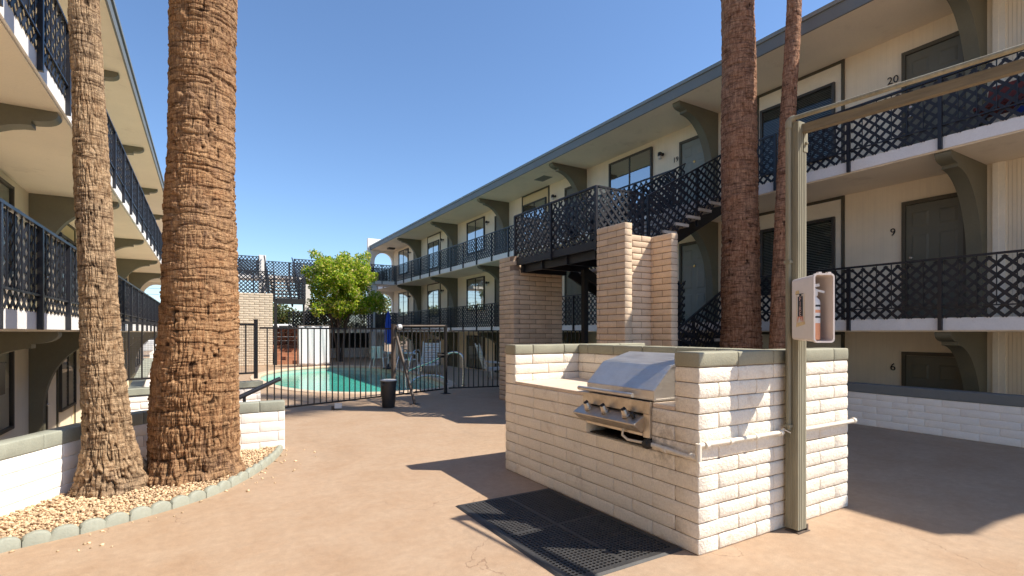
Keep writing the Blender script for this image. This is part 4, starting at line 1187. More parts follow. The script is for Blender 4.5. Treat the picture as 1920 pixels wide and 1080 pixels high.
# ------------------------------------------------------------------ palms
def vnoise(x, y, px):
    """2-d value noise on lattice, periodic in x with period px (int)"""
    xi = np.floor(x).astype(int); yi = np.floor(y).astype(int); fx = x - xi; fy = y - yi
    fx = fx * fx * (3 - 2 * fx); fy = fy * fy * (3 - 2 * fy)
    def h(a, b):
        a = np.mod(a, px); v = (a * 374761393 + b * 668265263) & 0xffffffff
        v = ((v ^ (v >> 13)) * 1274126177) & 0xffffffff
        return ((v ^ (v >> 16)) & 0xffff) / 65535.0
    return (h(xi, yi) * (1 - fx) + h(xi + 1, yi) * fx) * (1 - fy) + (h(xi, yi + 1) * (1 - fx) + h(xi + 1, yi + 1) * fx) * fy
def palm(label, base, prof, lean, top, mat, nth, zfine, dz, seed, root=True, crown=True, boots=.5, thin=1.0, vlo=1.3, vhi=.3, vz=1.3):
    """prof: list of (z, radius); lean: list of (z, dx, dy)"""
    t = thing('palm_tree', label, 'palm tree', base, 'tall palms in the courtyard')
    zs = np.concatenate([np.arange(-.05, zfine, dz), np.arange(zfine, top, .12)])
    pz = [a for a, b in prof]; pr = [b for a, b in prof]
    rad_ = np.interp(zs, pz, pr); lx = np.interp(zs, [a[0] for a in lean], [a[1] for a in lean]); ly = np.interp(zs, [a[0] for a in lean], [a[2] for a in lean])
    k = np.ones(9) / 9
    def smooth_(a): p = np.pad(a, 4, mode='edge'); return np.convolve(p, k, 'valid')
    rad_ = smooth_(rad_); lx = smooth_(lx); ly = smooth_(ly)
    th = np.arange(nth) / nth
    T, ZZ = np.meshgrid(th, zs); Rr = rad_[:, None]
    o = seed * 17.3
    circ = 2 * np.pi * np.mean(pr)
    # wandering coordinates
    wz = ZZ + .05 * (vnoise(T * 6, ZZ * 2 + o, 6) - .5) + .012 * (vnoise(T * 30, ZZ * 9 + o, 30) - .5)
    wt = T + .010 * (vnoise(T * 5, ZZ * 5 + o, 5) - .5) / max(circ, .5)
    ringf = 17
    r1 = vnoise(wt * 7, wz * ringf + o, 7); r2 = vnoise(wt * 24, wz * 42 + o, 24)
    ringc = np.clip(1 - np.abs(r1 - .5) * 9, 0, 1) * .8 + np.clip(1 - np.abs(r2 - .5) * 7, 0, 1) * .35
    nf = int(round(circ / .026)); nf2 = int(round(circ / .012))
    f1 = vnoise(wt * nf, wz * 7 + o + 5, nf); f2 = vnoise(wt * nf2, wz * 14 + o + 9, nf2)
    fis = np.clip(1 - np.abs(f1 - .5) * 6, 0, 1) ** 1.5 * .9 + np.clip(1 - np.abs(f2 - .5) * 6, 0, 1) * .45
    vert = np.clip(vlo - (ZZ - .3) / vz, vhi, vlo)
    pits = np.clip((vnoise(wt * int(nf * .7), wz * 16 + o + 31, int(nf * .7)) - .80) * 6, 0, 1) * np.clip((vnoise(wt * 5, wz * 1.6 + o + 3, 5) - .42) * 4, 0, 1)
    d = -.013 * ringc * (1.3 - .6 * vert) - .020 * fis * vert - .020 * pits * boots * 2
    d += .030 * (vnoise(T * 3, ZZ * 1.3 + o, 3) - .5) * (Rr / .3) + .011 * (vnoise(T * 9, ZZ * 5 + o, 9) - .5) + .006 * (vnoise(T * nf, ZZ * 30 + o, nf) - .5)
    # ledges of old leaf bases
    saw = np.mod(wz * 7 + .25 * vnoise(T * 4, ZZ * 3 + o, 4), 1); d += .007 * saw
    if root:
        lo_ = np.clip(1 - ZZ / .34, 0, 1) ** .8
        d += lo_ * (.10 * (vnoise(T * 11, ZZ * 4 + o, 11) - .45) + .06 * (vnoise(T * 34, ZZ * 16 + o, 34) - .5))
    rr = Rr * thin + d * np.clip(Rr / .25, .6, 1.2)
    ang_ = T * 2 * np.pi
    vx = rr * np.cos(ang_) + lx[:, None]; vy = rr * np.sin(ang_) + ly[:, None]
    vs = np.stack([vx, vy, ZZ], -1).reshape(-1, 3)
    nz = len(zs); I, J = np.meshgrid(np.arange(nz - 1), np.arange(nth), indexing='ij'); J2 = (J + 1) % nth
    fs2 = np.stack([I * nth + J, I * nth + J2, (I + 1) * nth + J2, (I + 1) * nth + J], -1).reshape(-1, 4)
    me = bake_np('trunk', vs, fs2, mat, True)
    cr = np.clip(.55 * np.clip(fis * vert, 0, 1) + .50 * ringc * (1.1 - .5 * vert) + pits * 1.1 - .10, 0, .92)
    at = me.attributes.new('crack', 'FLOAT', 'POINT'); at.data.foreach_set('value', cr.astype(np.float32).ravel())
    tr = bpy.data.objects.new('trunk', me); COL.objects.link(tr); tr.parent = t; ORG[tr.name] = Vector(base)
    if crown:
        cm = MB(); ctr = Vector((lx[-1], ly[-1], top))
        rs = random.Random(seed)
        for i in range(34):
            az = i * 2.399; el = rs.uniform(-.5, 1.1); L = rs.uniform(1.3, 1.7); hd = Vector((math.cos(az) * math.cos(el), math.sin(az) * math.cos(el), math.sin(el)))
            tip = ctr + hd * L; cm.tube([ctr, ctr + hd * L * .5 + Vector((0, 0, .06)), tip], [.03, .022, .012], 5)
            side = hd.cross(Z).normalized(); upv = side.cross(hd)
            for q in range(18):
                a = -1.9 + 3.8 * q / 17; dl = hd * math.cos(a) + side * math.sin(a); l2 = rs.uniform(.7, .95)
                p1_ = tip + dl * l2 * .6 + upv * .03; p2_ = tip + dl * l2 - Z * .22 * l2
                wv_ = (hd * -math.sin(a) + side * math.cos(a)) * .028
                cm.add([tip - wv_ * .3, tip + wv_ * .3, p1_ + wv_, p1_ - wv_, p2_], [(0, 1, 2, 3), (3, 2, 4)])
        b_ = Vector(base); cm.v = [(p[0] + b_.x, p[1] + b_.y, p[2] + b_.z) for p in cm.v]
        part('crown', cm, M['frond'], t, recalc=False)
    return t
palm('slim pale-barked palm, leftmost of all, rooted in the gravel bed', (-.70, 5.80, .0),
     [(0, .40), (.12, .36), (.25, .315), (.45, .262), (.62, .238), (.9, .222), (1.2, .205), (1.6, .188), (2.2, .176), (2.9, .172), (3.6, .158), (4.4, .150), (14, .13)],
     [(0, 0, 0), (.6, -.04, 0), (1.2, -.085, 0), (2.2, -.13, 0), (3.2, -.17, 0), (4.4, -.215, 0), (14, -.6, .2)], 13.5, M['bark_left'], 300, 4.7, .0065, 1, boots=.3, thin=.74, vlo=1.2, vhi=.8, vz=3)
palm('massive orange-brown palm trunk, thickest in view, at the edge of the gravel bed', (-.085, 6.02, .0),
     [(0, .53), (.1, .50), (.25, .475), (.5, .462), (.8, .452), (1.1, .430), (1.5, .402), (1.9, .387), (2.5, .372), (2.9, .360), (3.4, .350), (4.0, .348), (4.6, .338), (14, .28)],
     [(0, 0, 0), (.8, .015, 0), (1.5, .045, 0), (2.4, .06, 0), (3.2, .06, 0), (4.6, .075, 0), (14, .1, .1)], 14.0, M['bark_big'], 480, 4.8, .0065, 2, boots=.35, thin=.86)
palm('thick reddish-brown palm in front of the stairs of the right building', (8.14, 5.76, 0),
     [(0, .50), (.5, .44), (1.0, .385), (1.5, .352), (2.5, .325), (4.0, .312), (7.5, .285), (8.2, .28), (14, .24)],
     [(0, .06, .0), (2, .0, 0), (5, -.03, 0), (8, -.10, 0), (14, -.3, 0)], 14.0, M['bark_right'], 220, 8.3, .013, 3, root=False, boots=.7, thin=.96)
palm('thin leaning palm beside the thick one, seen just left of the wooden post', (8.22, 5.02, 0),
     [(0, .22), (.8, .19), (1.5, .165), (3, .145), (5, .15), (8, .14), (14, .12)],
     [(0, -.20, 0), (1.5, -.14, 0), (3.5, -.02, .0), (5, .12, 0), (6.4, .27, 0), (8, .38, 0), (14, .8, 0)], 13.0, M['bark_right'], 140, 8.3, .016, 4, root=False, thin=.80)
# ------------------------------------------------------------------ pool fence
def fence(name, label, cat, pts, zb, zt, sp=.115, posts=True, group=None, post_top=.06):
    t = thing(name, label, cat, (pts[0][0], pts[0][1], 0), group); use = range(99) if posts is True else posts
    for k, (p, q) in enumerate(zip(pts, pts[1:])):
        p = Vector((p[0], p[1], 0)); q = Vector((q[0], q[1], 0)); d = (q - p); L = d.length; d.normalize()
        m = MB()
        m.beam(p + Z * (zt - .016), q + Z * (zt - .016), .032, .032); m.beam(p + Z * (zb + .10), q + Z * (zb + .10), .03, .03)
        n = int(L / sp)
        for i in range(1, n):
            c = p + d * (L * i / n); m.box(c.x - .010, c.y - .010, zb + .085, c.x + .010, c.y + .010, zt - .01)
        part('picket_panel', m, M['iron'], t)
        for c in [c for ii, c in ((k, p), (k + 1, q)) if ii in use and (ii == k or k == len(pts) - 2)]:
            m = MB(); m.box(c.x - .03, c.y - .03, zb, c.x + .03, c.y + .03, zt + post_top); m.box(c.x - .038, c.y - .038, zt + post_top, c.x + .038, c.y + .038, zt + post_top + .012); part('post', m, M['iron'], t)
    return t
f1 = fence('pool_fence', 'long black iron picket fence along the near side of the pool', 'fence', [(.80, 9.74), (3.36, 10.62)], .02, 1.54, .118, posts=())
gate = fence('pool_gate', 'black iron pool gate with a latch box between two thick brown pipe posts', 'gate', [(3.46, 10.66), (4.80, 11.22)], .02, 1.52, .118, posts=())
m = MB(); m.box(4.62, 11.08, .86, 4.86, 11.14, .98); m.tube([(4.60, 11.05, .92), (4.72, 11.03, .92), (4.90, 11.12, .92)], .02, 8); m.tube([(4.78, 11.04, .80), (4.78, 11.04, 1.04)], .03, 8)
part('latch', m, M['black'], gate)
f3 = fence('pool_fence', 'short black iron picket fence between the pool gate and the brick pier', 'fence', [(4.98, 11.30), (6.30, 11.05), (8.75, 10.75)], .02, 1.50, .118, posts=(1,))
f2 = fence('pool_fence', 'black iron picket fence with fine wire mesh above the sunken stairs on the left', 'fence', [(.74, 9.78), (-.35, 9.50), (-1.42, 9.22)], .66, 1.60, .15)
m = MB()
for i in range(1, 60):
    a = Vector((.74, 9.78, 0)).lerp(Vector((-1.42, 9.22, 0)), i / 60); m.box(a.x - .0015, a.y - .0015, .76, a.x + .0015, a.y + .0015, 1.58)
for i in range(1, 30):
    z = .76 + .82 * i / 30; m.beam((.74, 9.782, z), (-1.42, 9.222, z), .003, .003)
part('wire_mesh', m, M['mesh'], f2)
gf = thing('gate_frame', 'weathered brown pipe frame around the pool gate with a slanting brace', 'gate frame', (3.4, 10.6, 0))
m = MB(); m.tube([(3.40, 10.58, 0), (3.40, 10.58, 1.62)], .048, 12); part('post', m, M['weathered_pipe'], gf, smooth=40)
m = MB(); m.tube([(4.88, 11.26, 0), (4.88, 11.26, 1.62)], .040, 12); m.box(4.79, 11.17, 0, 4.97, 11.35, .012); part('post', m, M['iron'], gf, smooth=40)
m = MB(); m.tube([(3.40, 10.58, 1.58), (4.88, 11.26, 1.60)], .024, 10); part('crossbar', m, M['weathered_pipe'], gf, smooth=40)
m = MB(); m.tube([(3.45, 10.52, 1.36), (3.62, 9.90, .02)], .028, 10); m.box(3.53, 9.82, 0, 3.71, 9.98, .012); part('brace', m, M['weathered_pipe'], gf, smooth=40)
m = MB(); m.lathe([(.03, -.05), (.06, -.03), (.06, .04), (.03, .06)], (3.50, 10.50, 1.56), 12, (Vector((0, 0, 1)), Vector((0, 1, 0)), Vector((1, 0, 0)))); part('lamp_head', m, M['white_plastic'], gf, smooth=40)

# trash can and flood light
tc = thing('trash_can', 'charcoal plastic trash can with white liner rim standing at the pool gate', 'trash can', (3.04, 9.76, 0))
m = MB(); m.lathe([(.115, 0), (.12, .01), (.148, .46), (.150, .49), (.158, .492), (.158, .515), (.150, .518), (.14, .50), (.135, .3)], (3.04, 9.76, 0), 24); part('body', m, M['bin'], tc, smooth=40)
for a in (.6, 3.74): 
    m = MB(); c = Vector((3.04 + .15 * math.cos(a), 9.76 + .15 * math.sin(a), .46)); m.box(c.x - .03, c.y - .03, c.z - .02, c.x + .03, c.y + .03, c.z + .012); part('handle', m, M['bin'], tc)
m = MB(); m.lathe([(.153, .51), (.16, .522), (.150, .535), (.12, .525), (.10, .53)], (3.04, 9.76, 0), 24); part('liner', m, M['bin_bag'], tc, smooth=60)
fl = thing('flood_light', 'small white flood light lying on the paving by the pool fence', 'flood light', (2.15, 10.0, 0))
m = MB(); m.beam((2.13, 9.93, .075), (2.16, 10.03, .06), .13, .10, up=(0, 0, 1)); part('lamp_head', m, M['white_plastic'], fl, bevel=.01)
m = MB(); m.box(2.03, 9.96, .0, 2.09, 10.02, .07); m.tube([(2.06, 9.99, .06), (2.12, 9.98, .06)], .012, 8); part('stand', m, M['weathered_pipe'], fl)

# ------------------------------------------------------------------ sunken stair on the left: steps, hand rail, side wall
sw = thing('stair_wall', 'low white block wall with grey coping under the mesh fence on the left', 'low wall', (-.3, 9.5, 0))
mb, co = MB(), MB(); lp = line_path((-1.44, 9.30), (.80, 9.84))
wall_run(mb, co, lp, 5, t=.16, bulge=.002, rough=.0015, mid=(2, 1), joint=.006); part('block_wall', mb, M['white_block_smooth'], sw, smooth=60); part('mortar', co, M['white_block_smooth'], sw)
m = MB(); m.beam((-1.44, 9.30, .57), (.83, 9.845, .57), .20, .10); part('cap', m, M['cap2'], sw, bevel=.008)
ss = thing('concrete_steps', 'concrete steps going down behind the planter wall to the sunken left walkway', 'steps', (0, 8, -1.03))
for i in range(6):
    m = MB(); x1 = .855 - i * .32; m.box(x1 - .32, 7.08, -1.02, x1, 9.0 + x1 * .1, -.17 * (i + 1)); part('step', m, M['sunken'], ss)
hr = thing('hand_rail', 'dark pipe hand rail sloping down behind the big palm', 'hand rail', (.9, 7.75, 0))
m = MB(); m.tube([(.90, 7.85, .80), (.85, 7.84, .78), (-.9, 7.55, .02)], .032, 12); part('rail_pipe', m, M['rail'], hr, smooth=50)
m = MB(); m.tube([(.45, 7.77, -.2), (.45, 7.77, .60)], .02, 8); m.tube([(-.8, 7.56, -.85), (-.8, 7.56, .06)], .02, 8); part('support', m, M['rail'], hr)
# white stepped ramp wall further down the left side
rw = thing('ramp_wall', 'sunlit white stepped wall of a ramp seen between the two left palms', 'low wall', (-1.2, 16, 0))
m = MB()
m.prism([(13.0, -.2), (20.5, -.2), (20.5, 1.05), (19.5, 1.05), (19.5, .86), (18.4, .86), (18.4, .68), (17.2, .68), (13.0, .06)], lambda a, z, t: (t, a, z), -1.40, -1.22); part('wall', m, M['white_block_smooth'], rw)
m = MB(); m.prism([(13.0, .062), (17.2, .682), (17.2, .74), (13.0, .12)], lambda a, z, t: (t, a, z), -1.43, -1.19); part('cap', m, M['cap2'], rw)
wb = thing('wall_box', 'black letter box on the left ground floor wall beside the slim palm', 'wall box', (-2.9, 11.2, .6))
m = MB(); m.box(-2.935, 11.05, .45, -2.78, 11.35, .95); part('box', m, M['iron'], wb, bevel=.006); m = MB(); m.box(-2.945, 11.03, .95, -2.77, 11.37, .97); part('lid', m, M['iron'], wb)

# ------------------------------------------------------------------ pool fittings
hrl = thing('pool_hand_rail', 'large arched stainless hand rail beside the pool steps', 'hand rail', (5.8, 13.2, 0))
def px(x, y, d):     # point at image position and depth (used once to read the photograph's layout)
    u = (x - 960) / 965; return Vector((d * (u * math.cos(TH) + math.sin(TH)), d * (math.cos(TH) - u * math.sin(TH)), CAM_Z + (623 - y) * d / 965))
def smooth_path(P, n=6):
    P = [Vector(p) for p in P]; o = []
    for i in range(len(P) - 1):
        a, b, c, d = P[max(i - 1, 0)], P[i], P[i + 1], P[min(i + 2, len(P) - 1)]
        for k in range(n):
            t = k / n; o.append(.5 * ((2 * b) + (c - a) * t + (2 * a - 5 * b + 4 * c - d) * t * t + (3 * b - a - 3 * c + d) * t ** 3))
    return o + [P[-1]]
m = MB()
m.tube(smooth_path([(5.98, 12.6, 0), (6.0, 12.62, .5), (6.0, 12.75, .83), (5.85, 13.15, .88), (5.5, 13.75, .60), (5.2, 14.2, .42), (5.02, 14.4, .25), (5.0, 14.35, -.2)]), .026, 10)
part('rail_tube', m, M['chrome'], hrl, smooth=60)
m = MB(); m.tube(smooth_path([(5.62, 12.85, 0), (5.60, 12.9, .18), (5.4, 13.15, .27), (5.0, 13.4, .22), (4.7, 13.4, .0)]), .024, 10); part('rail_tube', m, M['chrome'], hrl, smooth=60)
m = MB(); m.lathe([(.06, 0), (.05, .03), (.027, .035)], (5.98, 12.6, 0), 12); m.lathe([(.06, 0), (.05, .03), (.027, .035)], (5.62, 12.85, 0), 12); part('base_cover', m, M['chrome'], hrl, smooth=40)
ld = thing('pool_ladder', 'bright stainless pool ladder at the far corner of the pool', 'pool ladder', (6.4, 16.8, 0))
for o in (0, .52):
    b_ = px(790, 698, 18.6); b_.z = 0; dv = Vector((-.8, -.6, 0)); sd = Vector((-.6, .8, 0)) * o
    m = MB(); m.tube(smooth_path([b_ + sd, b_ + sd + Z * .55, b_ + sd + dv * .2 + Z * .82, b_ + sd + dv * .55 + Z * .70, b_ + sd + dv * .8 + Z * .2, b_ + sd + dv * .82 - Z * .5]), .024, 8); part('ladder_rail', m, M['chrome'], ld, smooth=60)
m = MB(); a = b_ - sd + dv * .82
for z in (-.12, -.4): m.box(a.x - .1, a.y - .05, z - .02, (a + sd).x + .1, (a + sd).y + .05, z)
part('ladder_step', m, M['chrome'], ld)
pf = max(POOL, key=lambda q: q.y)
fm = thing('depth_marker', 'white depth marker tile with a 5 on the far edge of the pool', 'marker', (pf.x - .4, pf.y - .02, 0))
m = MB(); m.box(pf.x - .52, pf.y - .05, -.15, pf.x - .28, pf.y - .02, .04); part('tile', m, M['white_plastic'], fm)
part('numeral', text_mb('5', .19, .002, lambda a, b, c: (pf.x - .4 + a, pf.y - .053 - c, -.055 + b)), M['ink'], fm)
# closed umbrella
ub = px(728, 692, 20.4); ub.z = 0
um = thing('closed_umbrella', 'closed blue patio umbrella on a white pole by the pool', 'umbrella', ub)
m = MB(); m.lathe([(.22, 0), (.22, .05), (.05, .09), (.03, .2)], ub, 16); part('base', m, M['bin'], um, smooth=40)
m = MB(); m.tube([ub + Z * .1, ub + Z * 2.22], .022, 8); part('pole', m, M['white_plastic'], um, smooth=60)
m = MB(); rs = random.Random(3); prof = [(.105, .98), (.115, 1.05), (.105, 1.5), (.075, 1.95), (.03, 2.2), (.01, 2.26)]
n_ = 16; vs = [(ub.x + r * (1 + (.28 if k % 2 else -.1)) * math.cos(k * 2 * math.pi / n_), ub.y + r * (1 + (.28 if k % 2 else -.1)) * math.sin(k * 2 * math.pi / n_), z + (.05 if k % 2 else 0)) for r, z in prof for k in range(n_)]
m.add(vs, [(i * n_ + k, i * n_ + (k + 1) % n_, (i + 1) * n_ + (k + 1) % n_, (i + 1) * n_ + k) for i in range(len(prof) - 1) for k in range(n_)]); part('folded_canopy', m, M['cloth_blue'], um)
# plastic chairs and loungers
def chair(name, label, loc, rz, group):
    t = thing(name, label, 'chair', (0, 0, 0), group)
    m = MB(); m.box(-.24, -.23, .40, .24, .24, .43); part('seat', m, M['white_plastic'], t, bevel=.012)
    b = MB()
    for i in range(6):
        x = -.20 + .08 * i; h = .84 + .04 * math.cos((x) * 6); b.hexa([(x - .028, .225, .43), (x + .028, .225, .43), (x + .028, .25, .43), (x - .028, .25, .43)], [(x - .028, .33, h), (x + .028, .33, h), (x + .028, .35, h), (x - .028, .35, h)])
    b.beam((-.24, .34, .86), (.24, .34, .86), .03, .06); part('backrest', b, M['white_plastic'], t)
    for sx in (-1, 1):
        for y0_, y1_ in ((-.22, -.27), (.22, .31)):
            m = MB(); m.tube([(sx * .23, y0_, .42), (sx * .29, y1_, 0)], [.03, .022], 8); part('leg', m, M['white_plastic'], t)
        m = MB(); m.tube([(sx * .26, -.24, .40), (sx * .28, -.24, .62), (sx * .28, -.1, .655), (sx * .27, .30, .66)], .025, 8); part('armrest', m, M['white_plastic'], t)
    t.location = loc; t.rotation_euler.z = rz
    return t
cA = px(710, 690, 20.9); cA.z = 0
c1 = chair('plastic_chair', 'white plastic armchair beside the blue umbrella, left of its pole', cA, 2.6, 'white plastic poolside chairs')
def dup(root, loc, rz, label):
    c = copy_tree(root); c.location = loc; c.rotation_euler.z = rz; c['label'] = label; return c
cB = px(771, 694, 19.6); cB.z = 0
dup(c1, cB, 1.2, 'white plastic armchair standing behind the pool ladder')
cD = px(762, 688, 21.5); cD.z = 0
def lounger(label, loc, rz, back=1.05):
    t = thing('sun_lounger', label, 'sun lounger', (0, 0, 0), 'white plastic sun loungers by the pool')
    m = MB()
    for i in range(13): m.box(-.30, -1.2 + i * .095, .30, .30, -1.2 + i * .095 + .07, .325)
    m.box(-.33, -1.22, .27, -.29, .06, .335); m.box(.29, -1.22, .27, .33, .06, .335); part('bed', m, M['white_plastic'], t)
    b = MB(); d = Vector((0, math.cos(back), math.sin(back))); o_ = Vector((0, .04, .31))
    for i in range(8):
        c = o_ + d * (.08 + i * .095); b.beam(c - Vector((.30, 0, 0)), c + Vector((.30, 0, 0)), .02, .07, up=d)
    for sx in (-.31, .31): b.beam(o_ + Vector((sx, 0, 0)), o_ + Vector((sx, 0, 0)) + d * .84, .04, .03)
    part('backrest', b, M['white_plastic'], t)
    for sx in (-.29, .29):
        for y in (-1.05, -.1):
            m = MB(); m.tube([(sx, y, .28), (sx * 1.05, y - .03, 0)], [.032, .026], 8); part('leg', m, M['white_plastic'], t)
        m = MB(); m.tube([(sx, -.45, .32), (sx * 1.05, -.42, .5), (sx * 1.05, .02, .52)], .022, 8); part('armrest', m, M['white_plastic'], t)
    t.location = loc; t.rotation_euler.z = rz
    return t
lA = px(808, 692, 18.8); lA.z = 0
l1 = lounger('white slatted sun lounger with its back raised high, behind the big pool rail', lA, -.5, 1.25)
lB = px(912, 706, 16.2); lB.z = 0
l2 = copy_tree(l1); l2.location = lB; l2.rotation_euler.z = 1.3; l2['label'] = 'white slatted sun lounger standing in shade close to the brick pier'

# white sheet hung on a frame at the far pool edge
sh = thing('hanging_sheet', 'white cloth sheet hanging from a rail at the far edge of the pool', 'sheet', (3.4, 22.3, 0))
a = px(560, 690, 21.6); a.z = 0; b_ = Vector((a.x + 1.22, a.y, 0))
dd = (b_ - a); nn = Vector((dd.y, -dd.x, 0)).normalized()
vs = []; nu, nv = 40, 16
for j in range(nv + 1):
    for i in range(nu + 1):
        u, v = i / nu, j / nv
        fold = .022 * math.sin(u * 15 + .6 * math.sin(v * 2)) * (.3 + .7 * (1 - v)) + .006 * math.sin(u * 37 + v * 3)
        p = a + dd * (u + (1 - v) ** 2 * .05 * (u > .5) * (u - .5) * 2) + nn * fold + Z * (.05 + .0 + 1.66 * v + .02 * math.sin(u * 9) * (1 - v))
        vs.append(tuple(p))
f_ = [(j * (nu + 1) + i, j * (nu + 1) + i + 1, (j + 1) * (nu + 1) + i + 1, (j + 1) * (nu + 1) + i) for j in range(nv) for i in range(nu)]
m = MB(); m.add(vs, f_); so = part('cloth', m, M['cloth_white'], sh, smooth=180, recalc=False); so.modifiers.new('thickness', 'SOLIDIFY').thickness = .006
m = MB(); m.tube([a + Z * 1.72 - dd * .04, b_ + Z * 1.72 + dd * .04], .02, 8)
for q in (a - dd * .03, b_ + dd * .03): m.tube([q, q + Z * 1.74], .022, 8)
part('frame', m, M['weathered_pipe'], sh)

# red rock planter with steps
rk = thing('red_rock_steps', 'rust red steps and rough rock wall under the far lattice landing', 'steps', (3.2, 25.6, 0))
for i in range(5):
    m = MB(); m.box(2.72, 25.2 + i * .32, 0, 4.3, 27.4, .17 * (i + 1)); part('step', m, M['rust_step'], rk)
m = MB(); rs = random.Random(5)
for zz in range(4):
    x = 2.72
    while x < 4.25:
        w_ = rs.uniform(.22, .42); h0 = .86 + zz * .19; d_ = rs.uniform(0, .12)
        q = [(x + rs.uniform(0, .02), 26.8 - d_, h0), (min(x + w_, 4.3) - .02, 26.8 - d_ - rs.uniform(0, .06), h0), (min(x + w_, 4.3) - .02, 27.2, h0), (x, 27.2, h0)]
        m.hexa(q, [(p[0] + rs.uniform(-.01, .01), p[1] + rs.uniform(-.02, .05), p[2] + .18) for p in q]); x += w_
part('rock_wall', m, M['rust_rock'], rk, bevel=.02)
# far lower wall with window under the bridge
fw = thing('far_wall', 'white low building front with a dark window below the bridge at the far end', 'wall', (5, 30.4, 0))
m = MB(); m.box(4.4, 30.3, 0, 9.2, 30.5, 1.45); part('wall', m, M['white_block_smooth'], fw)
w_ = MB(); w_.box(5.2, 30.24, .62, 5.9, 30.3, 1.36); wo = part('window', w_, M['white_plastic'], fw); m = MB(); m.box(5.26, 30.225, .68, 5.84, 30.238, 1.30); part('pane', m, M['blind_l'], wo)
w_ = MB(); w_.box(5.95, 30.24, .55, 8.4, 30.3, 1.42); wo = part('window', w_, M['frame'], fw); m = MB(); m.box(6.02, 30.225, .62, 8.33, 30.238, 1.36); part('pane', m, M['dark_room'], wo)

# ------------------------------------------------------------------ trees
def leaf_cloud(centers, n, size, seed, squash=1.0):
    r = np.random.default_rng(seed); C = np.array([c[:3] for c in centers]); S = np.array([c[3] for c in centers])
    w = S ** 2.2; idx = r.choice(len(C), n, p=w / w.sum())
    d = r.normal(size=(n, 3)); d /= np.linalg.norm(d, axis=1)[:, None]
    rr = r.random(n) ** .42
    p = C[idx] + d * (rr * S[idx])[:, None] * np.array([1, 1, squash])
    a = r.normal(size=(n, 3)) + np.array([0, 0, -.4]); a /= np.linalg.norm(a, axis=1)[:, None]
    b = np.cross(a, r.normal(size=(n, 3))); b /= np.linalg.norm(b, axis=1)[:, None]
    L = size * r.uniform(.7, 1.35, n)[:, None]; W = L * .24
    c_ = np.cross(a, b)
    v = np.stack([p - a * L * .5, p + b * W - c_ * W * .35, p + a * L * .5 + c_ * W * .2, p - b * W - c_ * W * .35], 1).reshape(-1, 3)
    f = np.arange(n * 4).reshape(n, 4)
    return v, f
def tree(name, label, cat, base, centers, n, size, mat, trunks, tmat, seed, group=None):
    t = thing(name, label, cat, base, group)
    v, f = leaf_cloud(centers, n, size, seed)
    c = bpy.data.objects.new('crown', bake_np('crown', v, f, mat)); COL.objects.link(c); c.parent = t; ORG[c.name] = Vector(base)
    for tr, rad_ in trunks:
        m = MB(); m.tube([Vector(q) + Vector(base) for q in tr], rad_, 7); part('trunk', m, tmat, t, smooth=60)
    return t
tb = px(637, 677, 25.6); tb.z = 0
rs = random.Random(11)
cen = []
for i in range(70):
    th_ = rs.uniform(0, 6.28); ph = rs.uniform(-.7, 1.45); r_ = rs.uniform(.95, 1.62)
    cen.append((r_ * 1.08 * math.cos(th_) * math.cos(ph), r_ * 1.08 * math.sin(th_) * math.cos(ph), 3.75 + r_ * .92 * math.sin(ph), rs.uniform(.24, .44)))
for i in range(16): cen.append((rs.uniform(-1, 1), rs.uniform(-1, 1), rs.uniform(3.0, 4.6), .55))
for i in range(9): cen.append((rs.uniform(1.0, 1.75), rs.uniform(-1.2, -.2), rs.uniform(2.1, 3.2), .36))
for i in range(14): cen.append((rs.uniform(-1.25, 1.1), rs.uniform(-1.3, .2), rs.uniform(2.35, 3.1), rs.uniform(.28, .42)))
for i in range(8): cen.append((rs.uniform(-1.4, 1.4), rs.uniform(-.9, .9), rs.uniform(4.9, 5.3), .26))
trk = []
for i in range(5):
    a_ = i * 1.3 + .4; trk.append(([(.10 * math.cos(a_), .10 * math.sin(a_), 0), (.16 * math.cos(a_), .16 * math.sin(a_), .8), (.35 * math.cos(a_), .35 * math.sin(a_), 1.9), (.9 * math.cos(a_), .9 * math.sin(a_), 3.4)], [.075, .06, .05, .02]))
    trk.append(([(.3 * math.cos(a_), .3 * math.sin(a_), 1.7), (.6 * math.cos(a_ + .6), .6 * math.sin(a_ + .6), 2.6), (1.2 * math.cos(a_ + .7), 1.2 * math.sin(a_ + .7), 3.6)], [.035, .028, .012]))
tree('citrus_tree', 'bushy bright green citrus tree with yellowish leaves at the far side of the pool', 'tree', tb, cen, 27000, .135, M['leaf'], trk, M['twig'], 3)
bgs = [((14.5, 52), 2.6, 'olive'), ((9.5, 47), 2.2, ''), ((3.0, 46), 2.0, ''), ((-.5, 50), 2.3, ''), ((5.6, 50), 2.0, ''), ((-8, 58), 3.0, ''), ((20, 60), 3.4, '')]
bl_ = ['rounded olive coloured tree in the distance, seen through the end arch of the right building', 'yellowish tree in the distance behind the bridge, right of the citrus tree', 'distant tree seen through the far lattice landing', 'distant tree glimpsed beside the far cream brick wall', 'distant tree behind the citrus tree, showing through the lattice railing', 'distant tree beyond the car on the left', 'distant tree behind the end of the right building']
for i, ((x, y), r_, _) in enumerate(bgs):
    rs = random.Random(20 + i); cc = [(rs.uniform(-1, 1) * r_ * .75, rs.uniform(-1, 1) * r_ * .75, r_ * .95 + rs.uniform(-.6, .75) * r_, rs.uniform(.3, .5) * r_) for _k in range(16)]
    tree('distant_tree', bl_[i], 'tree', (x, y, 0), cc, 2200, .34, M['leaf_far'], [([(0, 0, 0), (.1, 0, r_ * .6), (0, .2, r_ * 1.2)], [.16, .12, .06])], M['twig'], 40 + i, 'distant trees beyond the building')

